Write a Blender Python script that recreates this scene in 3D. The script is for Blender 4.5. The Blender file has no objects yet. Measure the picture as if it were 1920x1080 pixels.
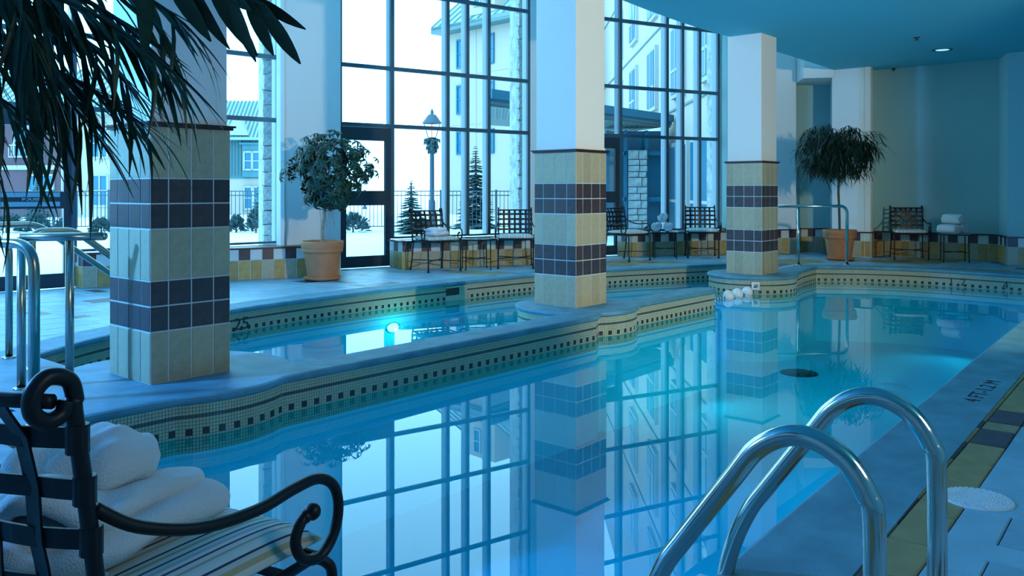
import bpy, bmesh, math, random
from mathutils import Vector, Matrix
from mathutils.geometry import tessellate_polygon
PI = math.pi
scene = bpy.context.scene
col = scene.collection
# ------------------------------------------------------------------ survey frame
YAW = math.radians(40.5)
SA, CA = math.sin(YAW), math.cos(YAW)
EYE = 1.16
F = 1600.0
def cw(X, D, z=0.0):                      # right / forward distances from the eye point -> building axes
    return Vector((SA*X + CA*D, -CA*X + SA*D, z))
def cw2(X, D):
    v = cw(X, D); return (v.x, v.y)
def pd(px, D, z=0.0):
    return cw((px-960)/F*D, D, z)
def gp(px, py, z=0.0):
    D = (EYE-z)*F/(py-358); return pd(px, D, z)
def cang(dx, dd):                         # rotation about z that turns local +Y to the given direction
    v = cw(dx, dd); return math.atan2(v.y, v.x) - PI/2
def proj(p):
    X = SA*p[0]-CA*p[1]; D = CA*p[0]+SA*p[1]
    if D < .3: return None
    return (960+F*X/D, 358+F*(EYE-p[2])/D, D)

# ------------------------------------------------------------------ camera, world, lights, exposure
cam_d = bpy.data.cameras.new('camera'); cam = bpy.data.objects.new('camera', cam_d); col.objects.link(cam)
cam.location = (0, 0, EYE); cam.rotation_euler = (PI/2, 0, YAW - PI/2)
cam_d.sensor_width = 36; cam_d.lens = 36*F/1920; cam_d.shift_y = -(540-358)/1920
cam_d.clip_start = .05; cam_d.clip_end = 500
scene.camera = cam
scene.view_settings.view_transform = 'Standard'
try: scene.view_settings.look = 'None'
except Exception: pass
scene.view_settings.exposure = 0.0
scene.view_settings.gamma = 1.0
scene.view_settings.use_curve_mapping = False
scene.cycles.max_bounces = 10
scene.cycles.diffuse_bounces = 4
scene.cycles.glossy_bounces = 4
scene.cycles.transmission_bounces = 6
scene.cycles.transparent_max_bounces = 24
scene.cycles.caustics_reflective = False
scene.cycles.caustics_refractive = False
scene.cycles.sample_clamp_indirect = 6
world = bpy.data.worlds.new('overcast_sky'); scene.world = world; world.use_nodes = True
wn = world.node_tree.nodes; wl = world.node_tree.links
bg = wn['Background']
tc = wn.new('ShaderNodeTexCoord'); sx = wn.new('ShaderNodeSeparateXYZ'); cr = wn.new('ShaderNodeValToRGB')
wl.new(tc.outputs['Generated'], sx.inputs[0]); wl.new(sx.outputs['Z'], cr.inputs[0]); wl.new(cr.outputs[0], bg.inputs[0])
cr.color_ramp.elements[0].position = .0; cr.color_ramp.elements[0].color = (.34, .74, 1, 1)
cr.color_ramp.elements[1].position = .8; cr.color_ramp.elements[1].color = (.29, .68, .95, 1)
bg.inputs[1].default_value = 5.2

def area(name, loc, target, size, energy, color):
    l = bpy.data.lights.new(name, 'AREA'); l.energy = energy; l.color = color; l.size = size
    o = bpy.data.objects.new(name, l); col.objects.link(o); o.location = loc
    o.rotation_euler = (Vector(target)-Vector(loc)).to_track_quat('-Z', 'Y').to_euler()
    return o
def spot(name, loc, target, size, energy, color, cone, blend=.4):
    l = bpy.data.lights.new(name, 'SPOT'); l.energy = energy; l.color = color; l.shadow_soft_size = size; l.spot_size = math.radians(cone); l.spot_blend = blend
    o = bpy.data.objects.new(name, l); col.objects.link(o); o.location = loc
    o.rotation_euler = (Vector(target)-Vector(loc)).to_track_quat('-Z', 'Y').to_euler()
spot('warm_flash', (5.6, -2.2, 2.5), (9.9, 5.3, 1.7), .12, 1250, (1.0, .93, .68), 62)
spot('column_fill', (1.4, -2.35, 2.4), (3.1, 5.2, .95), .15, 150, (1.0, .86, .50), 24, .7)  # added spot that warms and brightens the nearest column's right face
area('soft_fill', (2.6, -2.3, 2.9), (3.4, 5.0, .6), 1.4, 34, (.92, .95, .84))
area('blue_flash', (-1.3, 6.86, 2.62), (3.5, 5.0, .9), .25, 430, (.10, .40, 1.0))

# ------------------------------------------------------------------ materials
def new_mat(name, color=(.5, .5, .5), rough=.5, metal=0.0, noise=0.0, nscale=8.0, bump=0.0, bscale=40.0, spec=.5, dark=None, detail=4.0):
    m = bpy.data.materials.new(name); m.use_nodes = True
    nt = m.node_tree; n = nt.nodes; l = nt.links; b = n['Principled BSDF']
    b.inputs['Base Color'].default_value = (*color, 1); b.inputs['Roughness'].default_value = rough
    b.inputs['Metallic'].default_value = metal; b.inputs['Specular IOR Level'].default_value = spec
    t = n.new('ShaderNodeTexCoord')
    if noise > 0:
        ns = n.new('ShaderNodeTexNoise'); ns.inputs['Scale'].default_value = nscale; ns.inputs['Detail'].default_value = detail
        r = n.new('ShaderNodeValToRGB'); d = dark or tuple(c*(1-noise) for c in color)
        r.color_ramp.elements[0].position = .35; r.color_ramp.elements[0].color = (*d, 1)
        r.color_ramp.elements[1].position = .65; r.color_ramp.elements[1].color = (*color, 1)
        l.new(t.outputs['Object'], ns.inputs['Vector']); l.new(ns.outputs['Fac'], r.inputs[0]); l.new(r.outputs[0], b.inputs['Base Color'])
    if bump > 0:
        nb = n.new('ShaderNodeTexNoise'); nb.inputs['Scale'].default_value = bscale; nb.inputs['Detail'].default_value = 3
        bp = n.new('ShaderNodeBump'); bp.inputs['Strength'].default_value = bump; bp.inputs['Distance'].default_value = .01
        l.new(t.outputs['Object'], nb.inputs['Vector']); l.new(nb.outputs['Fac'], bp.inputs['Height']); l.new(bp.outputs[0], b.inputs['Normal'])
    return m
M = {}
M['plaster'] = new_mat('plaster', (.80, .82, .78), .8, bump=.5, bscale=90)
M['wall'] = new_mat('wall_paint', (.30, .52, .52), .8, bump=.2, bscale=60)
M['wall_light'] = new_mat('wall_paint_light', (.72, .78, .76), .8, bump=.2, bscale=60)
M['ceiling'] = new_mat('ceiling_bounce_tint', (.12, .60, .72), .9)  # white ceiling; cyan light bounced off the water is put into its colour
M['trim'] = new_mat('brown_trim', (.055, .022, .018), .35, noise=.3, nscale=20)
M['tan'] = new_mat('tan_tile', (.42, .38, .25), .4, noise=.14, nscale=22)
M['tan2'] = new_mat('tan_tile_light', (.46, .42, .27), .4, noise=.12, nscale=18)
M['ochre'] = new_mat('ochre_tile', (.52, .36, .12), .4, noise=.25, nscale=14)
M['ochre2'] = new_mat('ochre_tile_deep', (.44, .29, .10), .4, noise=.25, nscale=12)
M['brown'] = new_mat('brown_tile', (.065, .047, .052), .35, noise=.4, nscale=16)
M['brown2'] = new_mat('brown_tile_red', (.085, .05, .052), .35, noise=.35, nscale=18)
M['white_tile'] = new_mat('pale_tile', (.62, .66, .62), .35, noise=.1, nscale=10)
M['grout'] = new_mat('grout', (.52, .60, .60), .8)
M['coping'] = new_mat('coping_stone', (.11, .31, .40), .6, noise=.28, nscale=5, bump=.25, bscale=160)
M['deck_base'] = new_mat('deck_grout', (.14, .27, .34), .7)
M['deck_pale'] = new_mat('deck_tile_pale', (.24, .48, .60), .42, noise=.12, nscale=5, bump=.1, bscale=80)
M['deck_pale2'] = new_mat('deck_tile_grey', (.20, .41, .53), .42, noise=.12, nscale=6, bump=.1, bscale=80)
M['deck_tan'] = new_mat('deck_tile_tan', (.33, .27, .12), .42, noise=.2, nscale=9, bump=.1, bscale=80)
M['deck_tan2'] = new_mat('deck_tile_olive', (.28, .24, .13), .42, noise=.2, nscale=9, bump=.1, bscale=80)
M['deck_dark'] = new_mat('deck_tile_plum', (.09, .06, .085), .4, noise=.3, nscale=12)
M['mos'] = new_mat('mosaic_cream', (.46, .50, .34), .3, noise=.12, nscale=30)
M['mos_dark'] = new_mat('mosaic_slate', (.075, .085, .09), .3)
M['mos_black'] = new_mat('mosaic_black', (.03, .022, .022), .3)
M['mos_grout'] = new_mat('mosaic_grout', (.07, .10, .08), .8)
M['pool'] = new_mat('pool_plaster', (.45, .85, .92), .7)
M['iron'] = new_mat('dark_iron', (.008, .009, .011), .42, spec=.35)
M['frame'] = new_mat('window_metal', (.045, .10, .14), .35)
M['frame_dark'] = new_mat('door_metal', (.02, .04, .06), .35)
M['frame_side'] = new_mat('window_metal_daylit', (.35, .45, .52), .4)  # mullion sides: outside daylight put into a paler copy of the metal
M['steel'] = new_mat('stainless_steel', (.62, .62, .58), .13, metal=1.0)
M['steel_dull'] = new_mat('brushed_steel', (.42, .40, .34), .25, metal=1.0)
M['towel'] = new_mat('white_terry', (.80, .84, .86), (.95), bump=.55, bscale=300)
M['clay'] = new_mat('terracotta', (.50, .21, .095), .75, noise=.18, nscale=6)
M['soil'] = new_mat('potting_soil', (.03, .02, .015), .95, bump=1, bscale=50)
M['bark'] = new_mat('pale_bark', (.34, .33, .25), .85, noise=.4, nscale=25)
M['bark_dark'] = new_mat('dark_bark', (.12, .11, .08), .85, noise=.4, nscale=25)
M['leaf'] = new_mat('umbrella_tree_leaf', (.012, .060, .040), .4, spec=.3, noise=.35, nscale=12)
M['leaf2'] = new_mat('fig_leaf', (.008, .035, .024), .4, spec=.3, noise=.35, nscale=12)
M['palm'] = new_mat('palm_leaflet', (.010, .055, .020), .45, noise=.5, nscale=9)
M['stem'] = new_mat('palm_stem', (.012, .03, .014), .5)
M['snow'] = new_mat('snow', (.80, .86, .9), .9, bump=.4, bscale=3)
M['stone'] = new_mat('rough_stone', (.50, .54, .54), .9, noise=.4, nscale=6, bump=1.0, bscale=18)
M['ext_wall'] = new_mat('stucco_cream', (.46, .37, .31), .9)
M['ext_wall2'] = new_mat('stucco_pale', (.50, .41, .35), .9)
M['ext_blue'] = new_mat('teal_siding', (.07, .20, .24), .8)
M['ext_plum'] = new_mat('plum_siding', (.11, .06, .08), .8)
M['ext_white'] = new_mat('white_woodwork', (.42, .42, .42), .7)
M['ext_roof'] = new_mat('green_metal_roof', (.28, .38, .38), .5)
M['ext_seam'] = new_mat('roof_seam', (.09, .17, .18), .5)
M['ext_glass'] = new_mat('outside_window_glass', (.012, .15, .25), .3)
M['canopy'] = new_mat('canopy_fascia', (.006, .14, .23), .5)
M['canopy_soffit'] = new_mat('canopy_soffit', (.16, .20, .20), .7)
M['ext_iron'] = new_mat('fence_iron', (.04, .08, .12), .6)
M['conifer'] = new_mat('snowy_conifer', (.05, .11, .12), .9, noise=.6, nscale=30, dark=(.015, .05, .06))
M['plastic'] = new_mat('white_plastic', (.75, .80, .82), .35)
M['drain'] = new_mat('drain_cover', (.05, .035, .03), .5)
M['lid'] = new_mat('lid_plastic', (.62, .72, .76), .5)
M['black_paint'] = new_mat('black_paint', (.015, .012, .02), .6)
M['letter'] = new_mat('pale_lettering', (.6, .7, .72), .5)
M['pane_sign'] = new_mat('push_bar_strip', (.25, .42, .5), .35)

def emit(name, color, s):
    m = bpy.data.materials.new(name); m.use_nodes = True; nt = m.node_tree
    nt.nodes.clear(); e = nt.nodes.new('ShaderNodeEmission'); o = nt.nodes.new('ShaderNodeOutputMaterial')
    e.inputs[0].default_value = (*color, 1); e.inputs[1].default_value = s; nt.links.new(e.outputs[0], o.inputs[0]); return m
M['pool_lamp'] = emit('pool_lamp_glow', (1, .85, .7), 60)
M['lamp_glow'] = emit('downlight_glow', (.3, .75, 1), 1.2)
M['lantern'] = emit('lantern_glow', (1, .95, .85), 3)

def glass_like(name, tint, ior, rough=0.0, bump=0.0, bscale=3.0):
    m = bpy.data.materials.new(name); m.use_nodes = True; nt = m.node_tree; n = nt.nodes; l = nt.links
    n.clear(); o = n.new('ShaderNodeOutputMaterial'); mx = n.new('ShaderNodeMixShader'); fr = n.new('ShaderNodeFresnel')
    tr = n.new('ShaderNodeBsdfTransparent'); gl = n.new('ShaderNodeBsdfGlossy')
    tr.inputs[0].default_value = (*tint, 1); gl.inputs['Roughness'].default_value = rough; fr.inputs[0].default_value = ior
    gl.inputs[0].default_value = (1, 1, 1, 1)
    ge = n.new('ShaderNodeNewGeometry'); mr = n.new('ShaderNodeMapRange'); mr.inputs['To Min'].default_value = ior; mr.inputs['To Max'].default_value = 1/ior
    l.new(ge.outputs['Backfacing'], mr.inputs['Value']); l.new(mr.outputs[0], fr.inputs[0])     # same reflection from both faces of a thin sheet
    l.new(fr.outputs[0], mx.inputs[0]); l.new(tr.outputs[0], mx.inputs[1]); l.new(gl.outputs[0], mx.inputs[2]); l.new(mx.outputs[0], o.inputs[0])
    if bump:
        t = n.new('ShaderNodeTexCoord'); ns = n.new('ShaderNodeTexNoise'); ns.inputs['Scale'].default_value = bscale; ns.inputs['Detail'].default_value = 1
        bp = n.new('ShaderNodeBump'); bp.inputs['Strength'].default_value = bump; bp.inputs['Distance'].default_value = .01
        l.new(t.outputs['Object'], ns.inputs['Vector']); l.new(ns.outputs['Fac'], bp.inputs['Height'])
        l.new(bp.outputs[0], gl.inputs['Normal']); l.new(bp.outputs[0], fr.inputs['Normal'])
    return m
M['glass'] = glass_like('window_glass', (.90, .96, .98), 1.25)
M['glass_top'] = glass_like('table_glass', (.75, .88, .9), 1.5)
M['water'] = glass_like('pool_water', (.015, .76, .90), 1.36, bump=.0012, bscale=1.1)

def stripe_mat():
    m = bpy.data.materials.new('striped_cushion'); m.use_nodes = True; n = m.node_tree.nodes; l = m.node_tree.links
    b = n['Principled BSDF']; b.inputs['Roughness'].default_value = .9
    t = n.new('ShaderNodeTexCoord'); s = n.new('ShaderNodeSeparateXYZ'); mu = n.new('ShaderNodeMath'); mu.operation = 'MULTIPLY'; mu.inputs[1].default_value = 1/.118
    ad = n.new('ShaderNodeMath'); ad.operation = 'ADD'; ad.inputs[1].default_value = 10.13
    fr = n.new('ShaderNodeMath'); fr.operation = 'FRACT'; r = n.new('ShaderNodeValToRGB'); r.color_ramp.interpolation = 'CONSTANT'
    cols = [(0, (.72, .75, .70)), (.12, (.035, .05, .09)), (.17, (.62, .68, .66)), (.25, (.50, .44, .26)), (.32, (.72, .75, .70)), (.42, (.06, .12, .15)), (.47, (.62, .68, .66)),
            (.55, (.42, .50, .52)), (.62, (.72, .75, .70)), (.70, (.10, .06, .12)), (.755, (.66, .70, .68)), (.86, (.45, .42, .28)), (.92, (.66, .70, .68))]
    e = r.color_ramp.elements
    e[0].position = 0; e[0].color = (*cols[0][1], 1); e[1].position = cols[1][0]; e[1].color = (*cols[1][1], 1)
    for p, c in cols[2:]:
        x = e.new(p); x.color = (*c, 1)
    l.new(t.outputs['Object'], s.inputs[0]); l.new(s.outputs['X'], mu.inputs[0]); l.new(mu.outputs[0], ad.inputs[0]); l.new(ad.outputs[0], fr.inputs[0]); l.new(fr.outputs[0], r.inputs[0]); l.new(r.outputs[0], b.inputs['Base Color'])
    return m
M['stripe'] = stripe_mat()

# ------------------------------------------------------------------ object helpers
def link(name, me, parent=None, loc=None, rotz=0.0):
    o = bpy.data.objects.new(name, me); col.objects.link(o)
    if parent is not None: o.parent = parent
    if loc is not None: o.location = loc
    if rotz: o.rotation_euler = (0, 0, rotz)
    return o
def tag(o, label=None, cat=None, group=None, kind=None):
    if label: o['label'] = label
    if cat: o['category'] = cat
    if group: o['group'] = group
    if kind: o['kind'] = kind
    return o
def thing(name, label, cat, loc=(0, 0, 0), rotz=0.0, group=None):
    return tag(link(name, None, None, loc, rotz), label, cat, group)
def struct(o): o['kind'] = 'structure'; return o
def stuff(o): o['kind'] = 'stuff'; return o
def fin(bm, mat, smooth=False, name='mesh'):
    me = bpy.data.meshes.new(name)
    bmesh.ops.recalc_face_normals(bm, faces=bm.faces)
    bm.to_mesh(me); bm.free()
    for m in (mat if isinstance(mat, (list, tuple)) else [mat]): me.materials.append(m)
    if smooth: me.polygons.foreach_set('use_smooth', [True]*len(me.polygons))
    me.update(); return me
def abox(bm, c, s, rz=0.0, mi=0):
    x, y, z = s[0]/2, s[1]/2, s[2]/2; cr_, sr = math.cos(rz), math.sin(rz)
    vs = []
    for dz in (-z, z):
        for dx, dy in ((-x, -y), (x, -y), (x, y), (-x, y)):
            vs.append(bm.verts.new((c[0]+dx*cr_-dy*sr, c[1]+dx*sr+dy*cr_, c[2]+dz)))
    for f in ((0, 3, 2, 1), (4, 5, 6, 7), (0, 1, 5, 4), (1, 2, 6, 5), (2, 3, 7, 6), (3, 0, 4, 7)):
        bm.faces.new([vs[i] for i in f]).material_index = mi
def apoly(bm, pts, z0, z1, mi=0):                           # vertical prism from a plan polygon
    n = len(pts); lo = [bm.verts.new((p[0], p[1], z0)) for p in pts]; hi = [bm.verts.new((p[0], p[1], z1)) for p in pts]
    bm.faces.new(lo[::-1]).material_index = mi; bm.faces.new(hi).material_index = mi
    for i in range(n): bm.faces.new((lo[i], lo[(i+1) % n], hi[(i+1) % n], hi[i])).material_index = mi
def smooth_path(pts, sub=6, closed=False):
    P = [Vector(p) for p in pts]; out = []; n = len(P)
    for i in range(n if closed else n-1):
        p0 = P[(i-1) % n] if closed else P[max(i-1, 0)]; p1 = P[i]; p2 = P[(i+1) % n]; p3 = P[(i+2) % n] if closed else P[min(i+2, n-1)]
        for k in range(sub):
            t = k/sub
            out.append(.5*((2*p1)+(p2-p0)*t+(2*p0-5*p1+4*p2-p3)*t*t+(3*p1-p0-3*p2+p3)*t**3))
    if not closed: out.append(P[-1])
    return out
def atube(bm, pts, r, seg=8, caps=True, mi=0, flat=1.0):
    P = [Vector(p) for p in pts]; n = len(P); rings = []
    up = Vector((0, 0, 1)); prev = None
    for i in range(n):
        t = (P[min(i+1, n-1)]-P[max(i-1, 0)])
        if t.length < 1e-7: t = Vector((0, 0, 1))
        t.normalize()
        if prev is None:
            a = t.cross(up)
            if a.length < .05: a = t.cross(Vector((1, 0, 0)))
            a.normalize()
        else:
            a = prev - t*prev.dot(t)
            if a.length < 1e-4: a = t.cross(up)
            a.normalize()
        prev = a; b = t.cross(a); rr = r[i] if isinstance(r, (list, tuple)) else r
        rings.append([bm.verts.new(P[i]+a*math.cos(2*PI*k/seg)*rr+b*math.sin(2*PI*k/seg)*rr*flat) for k in range(seg)])
    for i in range(n-1):
        for k in range(seg):
            f = bm.faces.new((rings[i][k], rings[i][(k+1) % seg], rings[i+1][(k+1) % seg], rings[i+1][k])); f.material_index = mi
    if caps:
        bm.faces.new(rings[0][::-1]).material_index = mi; bm.faces.new(rings[-1]).material_index = mi
def alathe(bm, prof, c=(0, 0, 0), seg=32, mi=0):
    rings = []
    for r, z in prof:
        rings.append([bm.verts.new((c[0]+max(r, 1e-4)*math.cos(2*PI*k/seg), c[1]+max(r, 1e-4)*math.sin(2*PI*k/seg), c[2]+z)) for k in range(seg)])
    for i in range(len(rings)-1):
        for k in range(seg):
            bm.faces.new((rings[i][k], rings[i][(k+1) % seg], rings[i+1][(k+1) % seg], rings[i+1][k])).material_index = mi
def tube_obj(name, pts, r, mat, parent=None, seg=10, **kw):
    bm = bmesh.new(); atube(bm, pts, r, seg, **kw); return link(name, fin(bm, mat, True), parent)
def lathe_obj(name, prof, mat, parent=None, c=(0, 0, 0), seg=32):
    bm = bmesh.new(); alathe(bm, prof, c, seg); return link(name, fin(bm, mat, True), parent)
def box_obj(name, c, s, mat, parent=None, rz=0.0):
    bm = bmesh.new(); abox(bm, (0, 0, 0), s); return link(name, fin(bm, mat), parent, c, rz)
_cache = {}
def piece_mesh(w, t, h, mat, bev=.003):                     # one tile, brick or plank: w along x, t along y, h along z, bevelled front (-y)
    k = (round(w, 3), round(t, 3), round(h, 3), mat.name, bev)
    if k not in _cache:
        bm = bmesh.new(); x, z = w/2, h/2; b = min(bev, w/4, h/4)
        A = [bm.verts.new((sx_*x, t/2, sz*z)) for sx_, sz in ((-1, -1), (1, -1), (1, 1), (-1, 1))]
        B = [bm.verts.new((sx_*x, -t/2+b, sz*z)) for sx_, sz in ((-1, -1), (1, -1), (1, 1), (-1, 1))]
        C = [bm.verts.new((sx_*(x-b), -t/2, sz*(z-b))) for sx_, sz in ((-1, -1), (1, -1), (1, 1), (-1, 1))]
        bm.faces.new(A); bm.faces.new(C)
        for i in range(4):
            j = (i+1) % 4
            bm.faces.new((A[i], A[j], B[j], B[i])); bm.faces.new((B[i], B[j], C[j], C[i]))
        _cache[k] = fin(bm, mat)
    return _cache[k]
def flat_piece_mesh(w, d, h, mat, bev=.004):                # one floor tile, bevelled top
    k = ('flat', round(w, 3), round(d, 3), round(h, 3), mat.name)
    if k not in _cache:
        bm = bmesh.new(); flat_tile(bm, 0, 0, w, d, -h, 0, bev); _cache[k] = fin(bm, mat)
    return _cache[k]
def flat_tile(bm, cx, cy, w, d, z0, z1, b, rz=0.0, mi=0):
    c_, s_ = math.cos(rz), math.sin(rz)
    def v(x, y, z): return bm.verts.new((cx+x*c_-y*s_, cy+x*s_+y*c_, z))
    x, y = w/2, d/2; q = ((-1, -1), (1, -1), (1, 1), (-1, 1))
    A = [v(i*x, j*y, z0) for i, j in q]; B = [v(i*x, j*y, z1-b) for i, j in q]; C = [v(i*(x-b), j*(y-b), z1) for i, j in q]
    bm.faces.new(C).material_index = mi
    for i in range(4):
        j = (i+1) % 4
        bm.faces.new((A[i], A[j], B[j], B[i])).material_index = mi; bm.faces.new((B[i], B[j], C[j], C[i])).material_index = mi
def copy_tree(o, parent=None):
    c = o.copy(); col.objects.link(c); c.parent = parent
    for ch in list(kids.get(o, ())): copy_sub(ch, c, c)
    return c
kids = {}
def copy_sub(o, parent, root):
    c = o.copy(); col.objects.link(c); c.parent = parent
    for ch in list(kids.get(o, ())): copy_sub(ch, c, root)
def build_kids():
    kids.clear()
    for o in col.objects:
        if o.parent: kids.setdefault(o.parent, []).append(o)
def in_poly(p, poly):
    x, y = p; c = False; j = len(poly)-1
    for i in range(len(poly)):
        xi, yi = poly[i]; xj, yj = poly[j]
        if (yi > y) != (yj > y) and x < (xj-xi)*(y-yi)/(yj-yi)+xi: c = not c
        j = i
    return c
def seg_dist(p, a, b):
    ax, ay = a; dx, dy = b[0]-ax, b[1]-ay; L = dx*dx+dy*dy
    t = max(0, min(1, ((p[0]-ax)*dx+(p[1]-ay)*dy)/L)) if L else 0
    return math.hypot(p[0]-ax-t*dx, p[1]-ay-t*dy)

# ------------------------------------------------------------------ plan: pool outline
WATER = -.235
FLOOR_MAIN, FLOOR_CH = -1.15, -1.0
CY = 5.215
COLS = [(2.735, CY), (7.095, CY+.05), (11.425, CY+.06)]
def arc(c, r, a0, a1, n=14):
    return [(c[0]+r*math.cos(math.radians(a0+(a1-a0)*i/n)), c[1]+r*math.sin(math.radians(a0+(a1-a0)*i/n))) for i in range(n+1)]
far_arc = [tuple(p[:2]) for p in smooth_path([(12.72, 6.12, 0), (12.5, 6.33, 0), (11.58, 6.75, 0), (10.57, 7.16, 0), (9.25, 7.52, 0), (7.6, 7.66, 0), (6.06, 7.70, 0), (4.59, 7.54, 0), (3.11, 6.97, 0), (2.37, 6.5, 0)], 5)]
right_arc = [tuple(p[:2]) for p in smooth_path([(13.45, 1.62, 0), (13.55, 2.27, 0), (13.65, 3.53, 0), (13.45, 4.35, 0), (13.05, 4.98, 0)], 5)]
p1, p2, p3 = COLS
seg_near = [(1.45, 1.15), (1.9, 1.165), (4.0, 1.27), (7.0, 1.40), (10.0, 1.52)]
seg_link = [(12.4, 4.93)]
ped3 = arc((p3[0], p3[1]), .60, -52, -262, 18)
tail = [(11.9, 5.62), (12.5, 5.66), (12.75, 5.85)]
ped1b = arc((2.76, 5.2), .72, 122, -28, 14)
back1 = [(3.6, 4.83), (6.45, 4.86)]
ped2b = arc((p2[0], 5.22), .58, 217, -20, 18)
back2 = [(7.75, 5.0), (9.2, 5.0), (9.32, 4.92), (9.32, 4.80), (9.2, 4.72)]
ped2f = arc((p2[0], 5.22), .64, -48, -90-32, 8)
front1 = [(6.55, 4.57), (3.16, 4.57)]
ped1f = arc((2.76, 5.2), .73, -60, -118, 8)
left_end = [(1.45, 4.56)]
OUT = seg_near + right_arc + seg_link + ped3 + tail + far_arc + ped1b + back1 + ped2b + back2 + ped2f + front1 + ped1f + left_end
# room outline (building axes), starting at the left glass
ROOMC = [(-8.35, 7.59), (-5.39, 10.28), (-3.28, 12.20), (-3.20, 11.80), (-2.50, 12.45), (-2.57, 12.76), (.305, 14.80), (.9, 14.9), (1.45, 15.28), (4.07, 16.68), (4.30, 15.95),
         (5.36, 16.10), (5.42, 16.50), (6.15, 16.50), (5.78, 15.40), (6.29, 14.97), (6.55, 15.45), (8.05, 14.10), (7.84, 13.50), (9.3, 12.2)]
ROOM = [cw2(*p) for p in ROOMC] + [(15.4, -2.6), (-2.6, -2.6), (-2.6, 11.4)]
CEIL = 3.34
TOP = 6.2

# ------------------------------------------------------------------ setting: floor slab with the pool cut out
def ring_fill(outer, hole, z):
    polys = [[Vector((x, y, 0)) for x, y in outer], [Vector((x, y, 0)) for x, y in hole]]
    tris = tessellate_polygon(polys); vs = [(v.x, v.y, z) for pl in polys for v in pl]
    return vs, [tuple(t) for t in tris]
vs, fs = ring_fill(ROOM, OUT, -.014)
me = bpy.data.meshes.new('floor'); me.from_pydata(vs, [], fs)
me.materials.append(M['deck_base']); floor = struct(link('floor', me))
# coping
def offset_path(pts, d):                                    # + d = to the land side (right of travel, outline runs counter-clockwise)
    n = len(pts); out = []
    for i in range(n):
        a = Vector(pts[i-1]); b = Vector(pts[i]); c = Vector(pts[(i+1) % n])
        t1 = (b-a).normalized(); t2 = (c-b).normalized()
        n1 = Vector((t1.y, -t1.x)); n2 = Vector((t2.y, -t2.x)); m = n1+n2
        if m.length < .2: m = n1
        m.normalize(); k = min(1/max(m.dot(n1), .35), 1.6)
        out.append((b.x+m.x*d*k, b.y+m.y*d*k))
    return out
area2 = sum(OUT[i][0]*OUT[(i+1) % len(OUT)][1]-OUT[(i+1) % len(OUT)][0]*OUT[i][1] for i in range(len(OUT)))
assert area2 > 0
i_div0 = OUT.index(ped1b[0]); i_div1 = OUT.index(left_end[0])
prof = [(.0, -.052), (-.012, -.050), (-.026, -.038), (-.030, -.024), (-.024, -.008), (-.010, -.0008), (.0, 0.0)]
bm = bmesh.new(); n = len(OUT)
rows = [[bm.verts.new((p[0], p[1], z)) for p in offset_path(OUT, d)] for d, z in prof]
wide = offset_path(OUT, .31)
outer = []
for i in range(n):
    if i_div0 <= i < i_div1: outer.append(None)
    else: outer.append((bm.verts.new((wide[i][0], wide[i][1], 0)), bm.verts.new((wide[i][0], wide[i][1], -.014))))
for r in range(len(rows)-1):
    for i in range(n): bm.faces.new((rows[r][i], rows[r][(i+1) % n], rows[r+1][(i+1) % n], rows[r+1][i]))
for i in range(n):
    j = (i+1) % n
    if outer[i] and outer[j]:
        bm.faces.new((rows[-1][i], rows[-1][j], outer[j][0], outer[i][0])); bm.faces.new((outer[i][0], outer[j][0], outer[j][1], outer[i][1]))
coping = struct(link('trim_1', fin(bm, M['coping'])))
coping['label'] = 'rounded blue-grey stone coping around the pool edge'
# top of the dividing wall, the pedestals and the platform
cap = [(1.72, 6.72)] + [(2.37, 6.62)] + [OUT[i] for i in range(i_div0, i_div1)] + [(1.45, 4.56), (1.14, 4.25), (1.14, 4.9), (1.72, 4.9)]
bm = bmesh.new(); tris = tessellate_polygon([[Vector((x, y, 0)) for x, y in cap]]); vv = [bm.verts.new((x, y, .0005)) for x, y in cap]
for t in tris:
    try: bm.faces.new([vv[i] for i in t])
    except ValueError: pass
divider = struct(link('trim_2', fin(bm, M['coping'])))
for c_ in (p3,):
    bm = bmesh.new(); alathe(bm, [(.02, .0008), (.6, .0008), (.6, -.01)], (c_[0], c_[1], 0), 36); struct(link('trim_3', fin(bm, M['coping'])))
# pool walls and floors
bm = bmesh.new(); lo = [bm.verts.new((x, y, -1.3)) for x, y in OUT]; hi = [bm.verts.new((x, y, -.05)) for x, y in OUT]
for i in range(n):
    j = (i+1) % n; bm.faces.new((lo[i], lo[j], hi[j], hi[i]))
pool_wall = struct(link('wall_pool', fin(bm, M['pool'])))
bm = bmesh.new(); tris = tessellate_polygon([[Vector((x, y, 0)) for x, y in OUT]])
vv = [bm.verts.new((x, y, FLOOR_MAIN)) for x, y in OUT]
for t in tris:
    try: bm.faces.new([vv[i] for i in t])
    except ValueError: pass
struct(link('floor_pool', fin(bm, M['pool'])))
bm = bmesh.new(); vv = [bm.verts.new((x, y, WATER)) for x, y in OUT]
for t in tris:
    try: bm.faces.new([vv[i] for i in t])
    except ValueError: pass
water = link('pool_water', fin(bm, M['water']))
water['kind'] = 'stuff'; water['label'] = 'still clear blue pool water'; water['category'] = 'water'

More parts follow.
